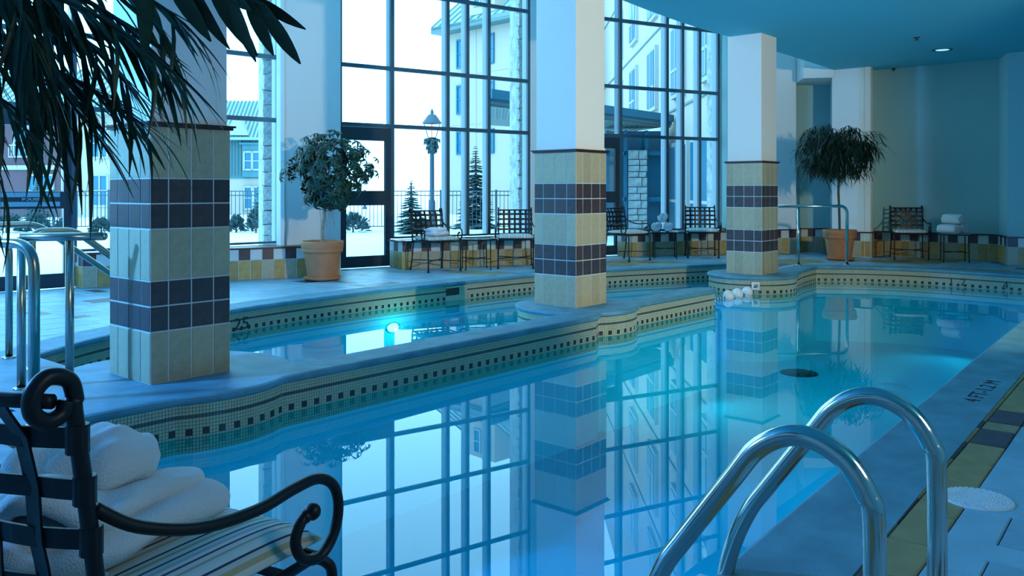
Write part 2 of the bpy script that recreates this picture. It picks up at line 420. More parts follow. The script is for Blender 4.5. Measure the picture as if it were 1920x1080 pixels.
# mosaic band
PIT = .0195
def mosaic(idx0, idx1, name):
    verts = []; faces = []; mats = []
    def quad_tile(o, t, nrm, s0, s1, z0, z1, mi, thick):
        g = .0016; b = len(verts)
        for s, z in ((s0+g, z0+g), (s1-g, z0+g), (s1-g, z1-g), (s0+g, z1-g)):
            verts.append((o[0]+t[0]*s+nrm[0]*thick, o[1]+t[1]*s+nrm[1]*thick, z))
        for s, z in ((s0+g*.6, z0+g*.6), (s1-g*.6, z0+g*.6), (s1-g*.6, z1-g*.6), (s0+g*.6, z1-g*.6)):
            verts.append((o[0]+t[0]*s, o[1]+t[1]*s, z))
        faces.append((b, b+1, b+2, b+3)); mats.append(mi)
        for k in range(4): faces.append((b+k, b+4+k, b+4+(k+1) % 4, b+(k+1) % 4)); mats.append(mi)
    acc = []; S = 0.0
    nrows = 14
    for i in range(idx0, idx1):
        a = OUT[i % n]; b = OUT[(i+1) % n]; L = math.hypot(b[0]-a[0], b[1]-a[1])
        if L < 1e-5: continue
        t = ((b[0]-a[0])/L, (b[1]-a[1])/L); nr = (-t[1], t[0])
        k = max(1, round(L/PIT)); w = L/k
        for q in range(k):
            ph = (int(round(S/PIT))) % 5; S += PIT
            for r in range(nrows):
                z1 = -.050-r*PIT; z0 = z1-PIT
                isacc = r in (7, 8) and ph in (0, 1)
                if isacc:
                    if r == 7 and ph == 0:
                        w2 = min(2*w, L-q*w)
                        acc.append((a[0]+t[0]*(q*w+w2/2), a[1]+t[1]*(q*w+w2/2), z1-PIT, math.atan2(t[1], t[0]), w2))
                    continue
                quad_tile(a, t, nr, q*w, (q+1)*w, z0, z1, 1 if r == 3 else 0, .0035)
    me = bpy.data.meshes.new(name); me.from_pydata(verts, [], faces); me.materials.append(M['mos']); me.materials.append(M['mos_dark'])
    me.polygons.foreach_set('material_index', mats); me.update()
    stuff(link(name, me, pool_wall))
    bm = bmesh.new()
    for i in range(idx0, idx1):
        a = OUT[i % n]; b = OUT[(i+1) % n]; L = math.hypot(b[0]-a[0], b[1]-a[1])
        if L < 1e-5: continue
        nr = (-(b[1]-a[1])/L*.0008, (b[0]-a[0])/L*.0008)
        q = [bm.verts.new((a[0]+nr[0], a[1]+nr[1], -.05-nrows*PIT)), bm.verts.new((b[0]+nr[0], b[1]+nr[1], -.05-nrows*PIT)), bm.verts.new((b[0]+nr[0], b[1]+nr[1], -.05)), bm.verts.new((a[0]+nr[0], a[1]+nr[1], -.05))]
        bm.faces.new(q)
    link('mosaic_grout', fin(bm, M['mos_grout']), pool_wall)
    for (x, y, z, rz, w2) in acc:
        nx, ny = -math.sin(rz), math.cos(rz)
        o = link('accent_tile', piece_mesh(round(w2, 3)-.002, .005, 2*PIT-.002, M['mos_black'], .001), pool_wall, (x+nx*.002, y+ny*.002, z), rz+PI)
i_r0 = OUT.index(right_arc[0])
mosaic(i_r0, i_div0-0, 'mosaic_tiles')
mosaic(OUT.index(ped1b[0]), OUT.index(back1[0]), 'mosaic_tiles')
mosaic(OUT.index(ped2b[0]), i_div1, 'mosaic_tiles')

# ------------------------------------------------------------------ deck tiles
rnd = random.Random(7)
U = .1525
deck = []
DR = math.radians(2.2); DC, DS = math.cos(DR), math.sin(DR)
def dw(x, y): return (1.9+(x-1.9)*DC-(y-.865)*DS, .865+(x-1.9)*DS+(y-.865)*DC)
GX0, GY0 = -3.4, .865-24*.1525
used = set(); NX, NY = int(20.6/U), int(21.0/U)
pool_off = [OUT[i] for i in range(n)]
def near_pool(p, d):
    for i in range(n):
        if seg_dist(p, OUT[i], OUT[(i+1) % n]) < d: return True
    return False
def tile_color(i, j, w, h):
    cx, cy = GX0+(i+w/2)*U, GY0+(j+h/2)*U
    r = rnd.random()
    patch = math.sin(cx*1.9+.7)*math.sin(cy*2.3+cx*.6)
    near = 1 if (cy < 1.2 and cx > 0) else 0
    if not (near and cy > .865-.16) and w == 1 and h == 1 and rnd.random() < .25: return 'deck_dark'
    if near and cy > .865-.16: return 'deck_dark' if r < .12 else ('deck_tan' if r < .7 else 'deck_tan2')
    if near: 
        if r < .06: return 'deck_dark'
        return 'deck_tan' if (patch > .5) else ('deck_pale' if r < .6 else 'deck_pale2')
    if r < .04: return 'deck_dark'
    if cx > 9 and patch > .25: return 'deck_tan' if r < .6 else 'deck_tan2'
    return 'deck_pale' if r < .6 else 'deck_pale2'
JROW = 23
for j in range(NY):
    for i in range(NX):
        if (i, j) in used: continue
        if j == JROW: w, h = (2, 1) if rnd.random() < .6 and (i+1, j) not in used else (1, 1)
        else:
            opts = []
            free = lambda a, b: all((i+q, j+s) not in used and i+q < NX and j+s < NY and (j+s != JROW) for q in range(a) for s in range(b))
            r = rnd.random()
            if r < .45 and free(2, 2): w, h = 2, 2
            elif r < .7 and free(2, 1): w, h = 2, 1
            elif r < .9 and free(1, 2): w, h = 1, 2
            else: w, h = 1, 1
        for q in range(w):
            for s in range(h): used.add((i+q, j+s))
        cx, cy = GX0+(i+w/2)*U, GY0+(j+h/2)*U
        cs = [dw(cx+a*w*U/2, cy+b*h*U/2) for a in (-1, 1) for b in (-1, 1)]
        cx, cy = dw(cx, cy)
        if not all(in_poly(c, ROOM) for c in cs): continue
        if any(in_poly(c, OUT) for c in cs) or in_poly((cx, cy), OUT): continue
        if in_poly((cx, cy), cap): continue
        if min(abs(cx-1.3), 99) < 8 and near_pool((cx, cy), .12): continue
        deck.append((cx, cy, w*U, h*U, M[tile_color(i, j, w, h)]))
def scr(t):
    p = proj((t[0], t[1], 0))
    if not p or not (-60 < p[0] < 1980 and p[1] < 1140): return 0
    return t[2]*t[3]*(F/p[2])**2*(EYE/p[2])
deck.sort(key=scr, reverse=True)
for (cx, cy, w, h, m) in deck[:290]:
    link('deck_tile', flat_piece_mesh(w-.006, h-.006, .010, m), floor, (cx, cy, -.003+rnd.uniform(-.0006, .0004)), DR)
mats = [M['deck_pale'], M['deck_pale2'], M['deck_tan'], M['deck_tan2'], M['deck_dark']]
bm = bmesh.new()
for (cx, cy, w, h, m) in deck[290:]: flat_tile(bm, cx, cy, w-.006, h-.006, -.013, -.003, .003, DR, mats.index(m))
stuff(link('deck_tiles', fin(bm, mats), floor))

# ------------------------------------------------------------------ tiled columns
ROWS = [(.31, 0), (.152, 1), (.152, 1), (.31, 0), (.152, 1), (.152, 1), (.31, 0)]
CW = .53
def column(c, ztop, label, base_z=.0, seed=0):
    rn = random.Random(seed)
    t = thing('tiled_column', label, 'column', (c[0], c[1], base_z))
    bm = bmesh.new(); abox(bm, (0, 0, (1.545)/2), (CW-.003, CW-.003, 1.545)); link('tile_bed', fin(bm, M['grout']), t)
    bm = bmesh.new(); abox(bm, (0, 0, (1.575+ztop-base_z)/2), (CW-.03, CW-.03, ztop-base_z-1.575)); link('plaster_shaft', fin(bm, M['plaster']), t)
    bm = bmesh.new(); abox(bm, (0, 0, 1.556), (CW+.03, CW+.03, .018)); abox(bm, (0, 0, 1.569), (CW+.055, CW+.055, .012)); link('trim_band', fin(bm, M['trim']), t)
    ws = [.116, .149, .149, .116]
    for f in range(4):
        rz = f*PI/2; x = -CW/2
        for w in ws:
            cx = x+w/2; x += w; z = 0
            for h, k in ROWS:
                m = rn.choice([M['brown'], M['brown'], M['brown2']]) if k else rn.choice([M['tan'], M['tan2']])
                y = -CW/2+.004+rn.uniform(-.0008, .0008)
                link('tile', piece_mesh(w-.008, .012, h-.008, m, .002), t, (cx*math.cos(rz)-y*math.sin(rz), cx*math.sin(rz)+y*math.cos(rz), z+h/2), rz)
                z += h*1.5475/1.538
    return t
column((COLS[0][0], COLS[0][1], ), TOP, 'nearest tiled column, behind the palm leaves', .0008, 1)
column((COLS[1][0], COLS[1][1]), TOP, 'middle tiled column standing on the pool dividing wall', .0008, 2)
column((COLS[2][0], COLS[2][1]), CEIL+.02, 'farthest tiled column, behind the white rope floats', .0012, 3)

# ------------------------------------------------------------------ walls
def wall_prism(name, a, b, z0, z1, mat, th=.12, out=1):
    z0 = z0 or -.25
    A = Vector(a[:2]); B = Vector(b[:2]); d = (B-A).normalized(); nr = Vector((-d.y, d.x))*th*out
    bm = bmesh.new(); apoly(bm, [tuple(A), tuple(B), tuple(B+nr), tuple(A+nr)], z0, z1); return struct(link(name, fin(bm, mat)))
C = [cw2(*p) for p in ROOMC]
wall_prism('wall_pier', C[2], C[3], .40, TOP, M['wall_light'], .05)
wall_prism('wall_pier_front', C[3], C[4], .40, TOP, M['wall_light'], .12)
wall_prism('wall_pier_return', C[4], C[5], 0, TOP, M['wall_light'], .05)
wall_prism('wall_middle', C[6], C[7], 0, TOP, M['wall_light'], .12)
wall_prism('wall_middle_return', C[7], C[8], 0, TOP, M['wall_light'], .12)
names = ['wall_alcove_return', 'wall_alcove_front', 'wall_alcove_side', 'wall_alcove_back', 'wall_right_pier_side', 'wall_right_pier_front', 'wall_right_pier_return', 'wall_right', 'wall_far_pier_side', 'wall_far_pier_front']
for k, nm in enumerate(names):
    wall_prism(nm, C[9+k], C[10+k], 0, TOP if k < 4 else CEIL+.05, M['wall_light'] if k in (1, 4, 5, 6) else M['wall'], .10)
R_ = ROOM
wall_prism('wall_right_end', C[19], (15.4, -2.6), 0, CEIL+.05, M['wall'])
wall_prism('wall_front', (15.4, -2.6), (-2.6, -2.6), 0, CEIL+.05, M['wall'])
wall_prism('wall_left', (-2.6, -2.6), (-2.6, 11.4), 0, TOP, M['wall_light'])
wall_prism('wall_left_end', (-2.6, 11.4), C[0], 0, TOP, M['wall_light'])
# ceilings: low slab on the pool side, tall void along the windows
edge = [(-2.7, 5.30), (2.0, 5.34), (6.0, 5.36), (8.18, 5.37), (8.9, 5.44), (9.6, 5.49), (10.4, 5.52), (11.1, 5.50), (12.2, 5.53), (13.45, 5.53), (16.6, 5.6)]
low = edge + [(16.6, -2.75), (-2.7, -2.75)]
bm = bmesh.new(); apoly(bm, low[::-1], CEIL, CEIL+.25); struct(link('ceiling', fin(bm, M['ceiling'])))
bm = bmesh.new(); apoly(bm, (edge+[(p[0], p[1]-.12) for p in edge[::-1]])[::-1], CEIL+.25, TOP+.1); struct(link('wall_upper', fin(bm, M['wall_light'])))
up = [(-2.8, 5.2), (17, 5.2), (17, 9), cw2(4.6, 17.2), cw2(.9, 15.4), cw2(-3.3, 12.9), cw2(-8.6, 7.9), (-2.8, 11.6)]
bm = bmesh.new(); apoly(bm, up, TOP, TOP+.2); struct(link('ceiling_high', fin(bm, M['plaster'])))
# soffit over the alcove
bm = bmesh.new(); apoly(bm, [cw2(5.42, 16.5), cw2(5.28, 15.45), cw2(5.80, 15.35), cw2(6.2, 16.55)][::-1], 3.20, 3.75); struct(link('trim_4', fin(bm, M['wall_light'])))

# wainscot: low tiled walls
def wainscot(name, a, b, zt=.42, back=.10, seed=0, ph=0, solid=True, ledge=None):
    rn = random.Random(seed)
    A = Vector(a); B = Vector(b); L = (B-A).length; d = (B-A).normalized(); nr = Vector((-d.y, d.x)); rz = math.atan2(d.y, d.x)
    o = struct(link(name, None, None, (A.x, A.y, 0), rz))
    bm = bmesh.new(); abox(bm, (L/2, back/2+.0005, (zt-.02)/2), (L, back, zt-.02)); link('tile_bed', fin(bm, M['grout']), o)
    bm = bmesh.new(); abox(bm, (L/2, back/2-.006, zt-.010), (L+.02, back+.03, .020)); link('trim_band', fin(bm, M['trim']), o)
    k = max(1, round(L/.153)); w = L/k; hc = .145; ht = zt-.02-hc
    for q in range(k):
        x = (q+.5)*w
        m1 = (rn.choice([M['brown'], M['brown2']]) if (q+ph) % 2 else M['white_tile']); m2 = rn.choice([M['ochre'], M['ochre2'], M['tan']])
        link('tile', piece_mesh(w-.006, .010, hc-.006, m1), o, (x, .002+rn.uniform(-.0006, .0006), ht+hc/2))
        link('tile', piece_mesh(w-.006, .010, ht-.006, m2), o, (x, .002+rn.uniform(-.0006, .0006), ht/2))
    return o
LW1a, LW1b = cw2(-5.12, 10.17), cw2(-2.36, 11.72)
wainscot('wall_low_left', LW1a, LW1b, seed=1, ph=1)
LW2a, LW2b = cw2(-1.62, 12.6), cw2(.70, 13.62)
wainscot('wall_low_middle', LW2a, LW2b, seed=2, ph=1)
wainscot('wall_low_middle_end', cw2(-1.86, 12.98), LW2a, seed=5, back=.05)
LW3a, LW3b = cw2(2.07, 15.0), cw2(4.12, 15.75)
wainscot('wall_low_right', LW3a, LW3b, seed=3, ph=0)
wainscot('wall_low_right_end', cw2(1.90, 15.40), LW3a, seed=6, back=.05)
wainscot('wall_low_left_end', cw2(-5.3, 10.34), LW1a, seed=7, back=.03)
for k, nm in enumerate(['alcove_return', 'alcove_front', 'alcove_side', 'alcove_back', 'right_pier_side', 'right_pier_front', 'right_pier_return', 'right', 'far_pier_side', 'far_pier_front']):
    a, b = Vector(C[9+k]), Vector(C[10+k]); d = (b-a).normalized(); nr = Vector((d.y, -d.x))*.016
    if (b-a).length < .07: continue
    wainscot('baseboard_'+nm, a+nr, b+nr, zt=.44, back=.008, seed=10+k, ph=k % 2)
# ledges between the low walls and the glass
for pts in ([cw2(-5.16, 10.25), cw2(-2.36, 11.80), cw2(-2.53, 12.6), cw2(-2.5, 12.35), cw2(-3.22, 11.85), cw2(-3.28, 12.15), cw2(-5.30, 10.30)],
            [cw2(-1.64, 12.66), cw2(.68, 13.68), cw2(.86, 14.9), cw2(.30, 14.78), cw2(-1.86, 13.25)],
            [cw2(2.06, 15.06), cw2(4.12, 15.80), cw2(4.07, 16.66), cw2(1.98, 15.56)]):
    bm = bmesh.new(); apoly(bm, pts, .30, .405); struct(link('trim_5', fin(bm, M['trim'])))

# ------------------------------------------------------------------ window walls
TR = [2.165, 3.06, 4.27, 5.10]
def window(name, a, b, mull, z0, door=None, zs=TR, depth=.15):
    """mull: distances along a->b of every mullion; door=(k, label) puts a door in bay k"""
    A = Vector(a); B = Vector(b); L = (B-A).length; d = (B-A).normalized(); rz = math.atan2(d.y, d.x)
    o = struct(link(name, None, None, (A.x, A.y, 0), rz))
    for x in mull:
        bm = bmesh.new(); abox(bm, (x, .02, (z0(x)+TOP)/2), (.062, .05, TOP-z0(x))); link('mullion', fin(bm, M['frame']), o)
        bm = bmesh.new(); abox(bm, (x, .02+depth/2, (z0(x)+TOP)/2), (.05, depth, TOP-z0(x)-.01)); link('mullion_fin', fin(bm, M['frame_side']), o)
    for k in range(len(mull)-1):
        x0, x1 = mull[k]+.031, mull[k+1]-.031; w = x1-x0; xc = (x0+x1)/2; zb = z0(xc)
        isd = door is not None and door[0] == k
        zl = [zb]+zs+[TOP]
        for z in zs+[TOP-.03]:
            bm = bmesh.new(); abox(bm, (xc, .02, z), (w, .05, .062)); link('transom', fin(bm, M['frame']), o)
        if not isd:
            bm = bmesh.new(); abox(bm, (xc, .02, zb+.012), (w, .05, .03)); link('sill', fin(bm, M['frame']), o)
        for q in range(len(zl)-1):
            if isd and q == 0: continue
            bm = bmesh.new(); abox(bm, (xc, .10, (zl[q]+zl[q+1])/2), (w+.02, .006, zl[q+1]-zl[q]-.03)); link('pane', fin(bm, M['glass']), o)
    return o
def door(name, a, b, x0, x1, hinge_right=True, bar_z=(.95, 1.15), ztop=2.13, y=.02, sign=False):
    A = Vector(a); B = Vector(b); d = (B-A).normalized(); rz = math.atan2(d.y, d.x)
    o = struct(link(name, None, None, (A.x, A.y, 0), rz)); st = .085; w = x1-x0; xc = (x0+x1)/2
    bm = bmesh.new()
    for x in (x0+st/2, x1-st/2): abox(bm, (x, y, ztop/2), (st, .055, ztop))
    abox(bm, (xc, y, ztop-.10), (w-2*st, .055, .20)); abox(bm, (xc, y, .085), (w-2*st, .055, .17))
    link('door_frame', fin(bm, M['frame_dark']), o)
    bm = bmesh.new(); abox(bm, (xc, y-.02, sum(bar_z)/2), (w-2*st+.02, .10, bar_z[1]-bar_z[0])); link('push_bar', fin(bm, M['frame_dark']), o)
    for z0, z1 in ((.17, bar_z[0]), (bar_z[1], ztop-.2)):
        bm = bmesh.new(); abox(bm, (xc, y, (z0+z1)/2), (w-2*st, .006, z1-z0)); link('pane', fin(bm, M['glass']), o)
    return o
def along(a, b, px):                                        # distance along the line a->b where the sight line of a survey column meets it
    A = Vector(a); B = Vector(b); d = (B-A).normalized()
    r = pd(px, 1.0); r = Vector((r.x, r.y))
    # A + t d = s r
    det = d.x*(-r.y)+r.x*d.y
    t = ((-A.x)*(-r.y)+r.x*(-A.y))/det
    return t
# left glass wall
WA, WB = C[0], C[2]
m1 = sorted([along(WA, WB, px) for px in (-260, -60, 139, 300, 523)]) ; m1 = [.03]+[x for x in m1 if x > .3]
dk = [k for k in range(len(m1)-1) if abs(m1[k+1]-along(WA, WB, 139)) < .02][0]
zlow = along(WA, WB, 150)
window('window_1', WA, WB, m1, lambda x: 0.0 if x < zlow+.02 else .42, (dk, ''))
d1 = door('door_1', WA, WB, m1[dk]+.031, m1[dk+1]-.031)
xx = m1[dk+1]-.031
for zz in (1.115, 1.005):
    bm = bmesh.new(); abox(bm, ((m1[dk]+xx)/2+.0, -.056, zz), (xx-m1[dk]-.28, .012, .055)); link('bar_strip', fin(bm, M['pane_sign']), d1)
def text_obj(name, s, size, mat, parent, loc, rot, sx_=1.0, ext=.002, align='CENTER'):
    cu = bpy.data.curves.new(name+'_text', 'FONT'); cu.body = s; cu.size = size; cu.extrude = ext; cu.align_x = align; cu.align_y = 'CENTER'; cu.resolution_u = 3
    tmp = bpy.data.objects.new('tmp', cu); col.objects.link(tmp)
    dg = bpy.context.evaluated_depsgraph_get(); me = bpy.data.meshes.new_from_object(tmp.evaluated_get(dg))
    bpy.data.objects.remove(tmp); me.materials.clear(); me.materials.append(mat)
    o = link(name, me, parent, loc); o.rotation_euler = rot; o.scale = (sx_, 1, 1); return o
text_obj('lettering', 'POUSSEZ', .042, M['letter'], d1, (xx-.42, -.075, 1.06), (PI/2, 0, 0), 1.5)
# middle glass wall
WA, WB = C[5], C[6]
m2 = [.0]+[along(WA, WB, px) for px in (736, 840, 877, 917)]+[(Vector(WB)-Vector(WA)).length-.01]
zlow2 = along(WA, WB, 738)
window('window_2', WA, WB, m2, lambda x: 0.0 if x < zlow2-.05 else .42, (0, ''))
door('door_2', WA, WB, m2[0]+.01, m2[1]-.04, bar_z=(.94, 1.16))
# right glass wall
WA, WB = C[8], C[9]
m3 = [.03]+[along(WA, WB, px) for px in (1164, 1251.5, 1280.5, 1312.5)]+[(Vector(WB)-Vector(WA)).length-.04]
zlow3 = m3[1]
window('window_3', WA, WB, m3, lambda x: 0.0 if x < zlow3-.05 else .42, (0, ''))
door('door_3', WA, WB, m3[0]+.01, m3[1]-.04)

# ------------------------------------------------------------------ outside
gz = -.12
bm = bmesh.new()
gpts = [cw2(*p) for p in ((-60, -2), (-8.5, 7.9), (-5.4, 10.45), (-3.2, 12.4), (-2.6, 12.9), (.35, 15.0), (1.4, 15.4), (4.2, 16.9), (6.0, 18), (40, 18), (60, 120), (-90, 120))]
vv = [bm.verts.new((p[0], p[1], gz)) for p in gpts]
for t in tessellate_polygon([[Vector((x, y, 0)) for x, y in gpts]]): bm.faces.new([vv[i] for i in t])
struct(link('ground', fin(bm, M['snow'])))
# stone piers
def stone_pier(label, a, b, depth=.5, seed=0):
    rn = random.Random(seed); A = Vector(a); B = Vector(b); L = (B-A).length; d = (B-A).normalized(); rz = math.atan2(d.y, d.x)
    t = thing('stone_pier', label, 'pier', (A.x, A.y, gz), rz)
    bm = bmesh.new(); abox(bm, (L/2, depth/2, 3.1), (L-.06, depth-.06, 6.2)); link('core', fin(bm, M['stone']), t)
    meshes = []
    for v in range(6):
        bm = bmesh.new(); bmesh.ops.create_cube(bm, size=1); bmesh.ops.subdivide_edges(bm, edges=bm.edges, cuts=1)
        for vt in bm.verts:
            vt.co += Vector((rn.uniform(-.05, .05), rn.uniform(-.09, .09), rn.uniform(-.06, .06)))
        meshes.append(fin(bm, M['stone']))
    z = 0
    while z < 5.2:
        h = rn.uniform(.14, .26); x = 0
        while x < L-.02:
            w = min(rn.uniform(.18, .42), L-x)
            o = link('stone', rn.choice(meshes), t, (x+w/2, .03, z+h/2)); o.scale = (w*.96, .14+rn.uniform(0, .04), h*.95); x += w
        z += h
    return t
stone_pier('rough pale stone pier outside, beside the nearest column window', cw2(-3.92, 13.40), cw2(-2.95, 13.9), seed=1)
stone_pier('rough pale stone pier outside, left of the middle column', cw2(.10, 15.45), cw2(1.0, 15.8), seed=2)
stone_pier('rough pale stone pier outside, left of the farthest column', cw2(4.16, 17.2), cw2(5.0, 17.5), seed=3)
# fence
fz = 27.0
fence = thing('metal_fence', 'dark metal picket fence along the snowy edge outside', 'fence', cw(-18, fz, gz), YAW-PI/2)
FL = 20.6
for z in (.16, 1.14, 1.27):
    bm = bmesh.new(); abox(bm, (FL/2, 0, z), (FL, .035, .03)); link('rail', fin(bm, M['ext_iron']), fence)
bm = bmesh.new(); abox(bm, (0, 0, .70), (.018, .018, 1.12)); pk = fin(bm, M['ext_iron'])
bm = bmesh.new(); abox(bm, (0, 0, .66), (.07, .07, 1.32)); pp = fin(bm, M['ext_iron'])
k = 0
x = 0
while x < FL:
    if k % 14 == 0: link('post', pp, fence, (x, 0, 0))
    else: link('picket', pk, fence, (x, 0, 0))
    k += 1; x += .125
# lamp posts
def lamp_post(label, X, D, H, s=1.0):
    t = thing('street_lamp', label, 'lamp', cw(X, D, gz))
    lathe_obj('pole', [(.16*s, 0), (.16*s, .12), (.09*s, .2), (.085*s, .9*min(1, H/4)), (.06*s, 1.0*min(1, H/4)), (.055*s, H-.75*s), (.09*s, H-.72*s), (.04*s, H-.68*s)], M['ext_iron'], t, seg=12)
    z = H-.68*s; bm = bmesh.new()
    for q in range(4):
        a = PI/4+q*PI/2
        atube(bm, [(math.cos(a)*.09*s, math.sin(a)*.09*s, z), (math.cos(a)*.20*s, math.sin(a)*.20*s, z+.36*s)], .012*s, 5)
    alathe(bm, [(.01, z), (.10*s, z+.01)], seg=8); link('lantern_frame', fin(bm, M['ext_iron']), t)
    lathe_obj('lantern_glass', [(.06*s, z+.02), (.13*s, z+.33*s), (.0, z+.34*s)], M['lantern'], t, seg=4)
    lathe_obj('lantern_roof', [(.26*s, z+.36*s), (.23*s, z+.40*s), (.10*s, z+.58*s), (.04*s, z+.60*s), (.04*s, z+.66*s), (.01, z+.74*s)], M['ext_iron'], t, seg=8)
    return t, z
lt, lz = lamp_post('tall street lamp with four-sided lantern beyond the fence', (810-960)/F*29, 29, 4.0, 1.35)
bm = bmesh.new(); rn = random.Random(4)
for q in range(60):
    a = rn.uniform(0, 2*PI); z = lz-.05-rn.uniform(0, .42); r = .30*(1-.6*(lz-.05-z)/.42)*rn.uniform(.6, 1.1)
    atube(bm, [(0, 0, z+.1), (math.cos(a)*r, math.sin(a)*r, z), (math.cos(a)*(r+.02), math.sin(a)*(r+.02), z-.10)], [.03, .05, .01], 4)
link('greenery_ring', fin(bm, M['conifer']), lt)
lamp_post('small lamp with lantern seen far off through the middle door glass', (684-960)/F*60, 60, 2.1, 1.1)

# conifers and bushes
def conifer(label, X, D, H, R, seed, group=None, cat='tree'):
    rn = random.Random(seed); t = thing('conifer', label, cat, cw(X, D, gz), 0, group)
    tube_obj('trunk', [(0, 0, 0), (0, 0, H*.9)], [.08, .02], M['bark_dark'], t, 6)
    bm = bmesh.new(); L = int(H*12)
    for k in range(L):
        f = k/L; z = H*(.06+.92*f)+rn.uniform(-.03, .03); r = R*(1-f)**.85+.03
        m = max(6, int(22*(1-f))+5)
        for q in range(m):
            a = 2*PI*q/m+rn.uniform(-.3, .3); rr = r*rn.uniform(.55, 1.15)
            p1_ = Vector((0, 0, z)); p2_ = Vector((math.cos(a)*rr, math.sin(a)*rr, z-rr*.22)); sd = Vector((-math.sin(a), math.cos(a), 0))*rr*.24
            mid = (p1_+p2_)/2
            v = [bm.verts.new(p1_), bm.verts.new(mid-sd), bm.verts.new(p2_), bm.verts.new(mid+sd), bm.verts.new(mid+Vector((0, 0, -.1*rr-.02)))]
            bm.faces.new((v[0], v[1], v[4])); bm.faces.new((v[1], v[2], v[4])); bm.faces.new((v[2], v[3], v[4])); bm.faces.new((v[3], v[0], v[4])); bm.faces.new((v[0], v[3], v[2], v[1]))
    link('foliage', fin(bm, M['conifer']), t); return t
def bush(label, X, D, H, R, seed):
    rn = random.Random(seed); t = thing('bush', label, 'bush', cw(X, D, gz), 0, 'low bushes in the snow by the fence')
    bm = bmesh.new()
    for k in range(260):
        a = rn.uniform(0, 2*PI); e = rn.uniform(.1, 1.4); l = rn.uniform(.7, 1.05)
        p = Vector((math.cos(a)*math.cos(e)*R*l, math.sin(a)*math.cos(e)*R*l, math.sin(e)*H*l))
        q = p*.55; s = Vector((rn.uniform(-1, 1), rn.uniform(-1, 1), rn.uniform(-1, 1)))*.06
        bm.faces.new((bm.verts.new(q), bm.verts.new(p+s), bm.verts.new(p-s)))
    link('foliage', fin(bm, M['conifer']), t)
    tube_obj('stem', [(0, 0, 0), (0, 0, H*.5)], .03, M['bark_dark'], t, 5)
def xa(px, D): return (px-960)/F*D
conifer('small snowy conifer below the street lamp, outside the middle window', xa(771, 25.5), 25.5, 1.72, .55, 1)
conifer('tall dark conifer outside against the cream hotel wing', xa(892, 29), 29, 2.95, .75, 2)
conifer('conifer in front of the plum house, far left', xa(70, 29.5), 29.5, 1.85, .55, 3)
conifer('conifer at the corner of the teal house', xa(489, 30), 30, 1.75, .5, 4)
for px, D, H, R, lb in ((70, 26.1, .62, .42, 'wide low bush in the snow under the door push bar'), (12, 26, .6, .6, 'low bush in the snow at the left frame edge'), (122, 25.9, .5, .36, 'small bush outside, left of the dark door post'),
                        (190, 25.8, .5, .42, 'low bush outside just left of the nearest column'), (443, 26.3, .55, .30, 'left bush seen under the teal house'), (480, 26, .8, .33, 'right bush seen under the teal house'),
                        (662, 26.3, .62, .6, 'bush outside the lower glass of the middle door'), (792, 26.3, .45, .30, 'low bush below the street lamp')):
    bush(lb, xa(px, D), D, H, R, int(px))

# houses
def win_unit(par, x, z, w, h, y=0.0, mull=1, rail=False, frame='ext_white'):
    f = None
    bm = bmesh.new(); fw = .09
    abox(bm, (x-w/2, y, z+h/2), (fw, .10, h+fw)); abox(bm, (x+w/2, y, z+h/2), (fw, .10, h+fw)); abox(bm, (x, y, z), (w, .10, fw)); abox(bm, (x, y, z+h), (w, .10, fw)); 
    for q in range(mull): abox(bm, (x-w/2+w*(q+1)/(mull+1), y, z+h/2), (.06, .08, h))
    abox(bm, (x, y, z+h*.5), (w, .07, .05))
    f = link('window', fin(bm, M[frame]), par)
    bm = bmesh.new(); abox(bm, (x, y+.03, z+h/2), (w, .03, h)); g = link('window_pane', fin(bm, M['ext_glass']), f)
    if rail:
        bm = bmesh.new(); abox(bm, (x, y-.25, z+.55), (w+.2, .04, .05)); abox(bm, (x, y-.25, z-.02), (w+.2, .06, .05))
        q = 0
        while q < w+.2: abox(bm, (x-w/2-.1+q, y-.25, z+.27), (.03, .03, .55)); q += .14
        link('balcony_rail', fin(bm, M['ext_white']), f)
def house(name, label, X, D, ang):
    return thing(name, label, 'house', cw(X, D, gz), YAW-PI/2+ang)
def roof_slab(par, x0, x1, y0, z0, y1, z1, n, nm='roof'):
    bm = bmesh.new(); v = [bm.verts.new(p) for p in ((x0, y0, z0), (x1, y0, z0), (x1, y1, z1), (x0, y1, z1), (x0, y0, z0-.15), (x1, y0, z0-.15), (x1, y1, z1-.15), (x0, y1, z1-.15))]
    for f in ((0, 1, 2, 3), (7, 6, 5, 4), (0, 4, 5, 1), (1, 5, 6, 2), (2, 6, 7, 3), (3, 7, 4, 0)): bm.faces.new([v[i] for i in f])
    r = link(nm, fin(bm, M['ext_roof']), par)
    for q in range(n+1):
        x = x0+(x1-x0)*q/n; bm = bmesh.new(); atube(bm, [(x, y0, z0+.02), (x, y1, z1+.02)], .05, 4); link('roof_seam', fin(bm, M['ext_seam']), r)
    return r
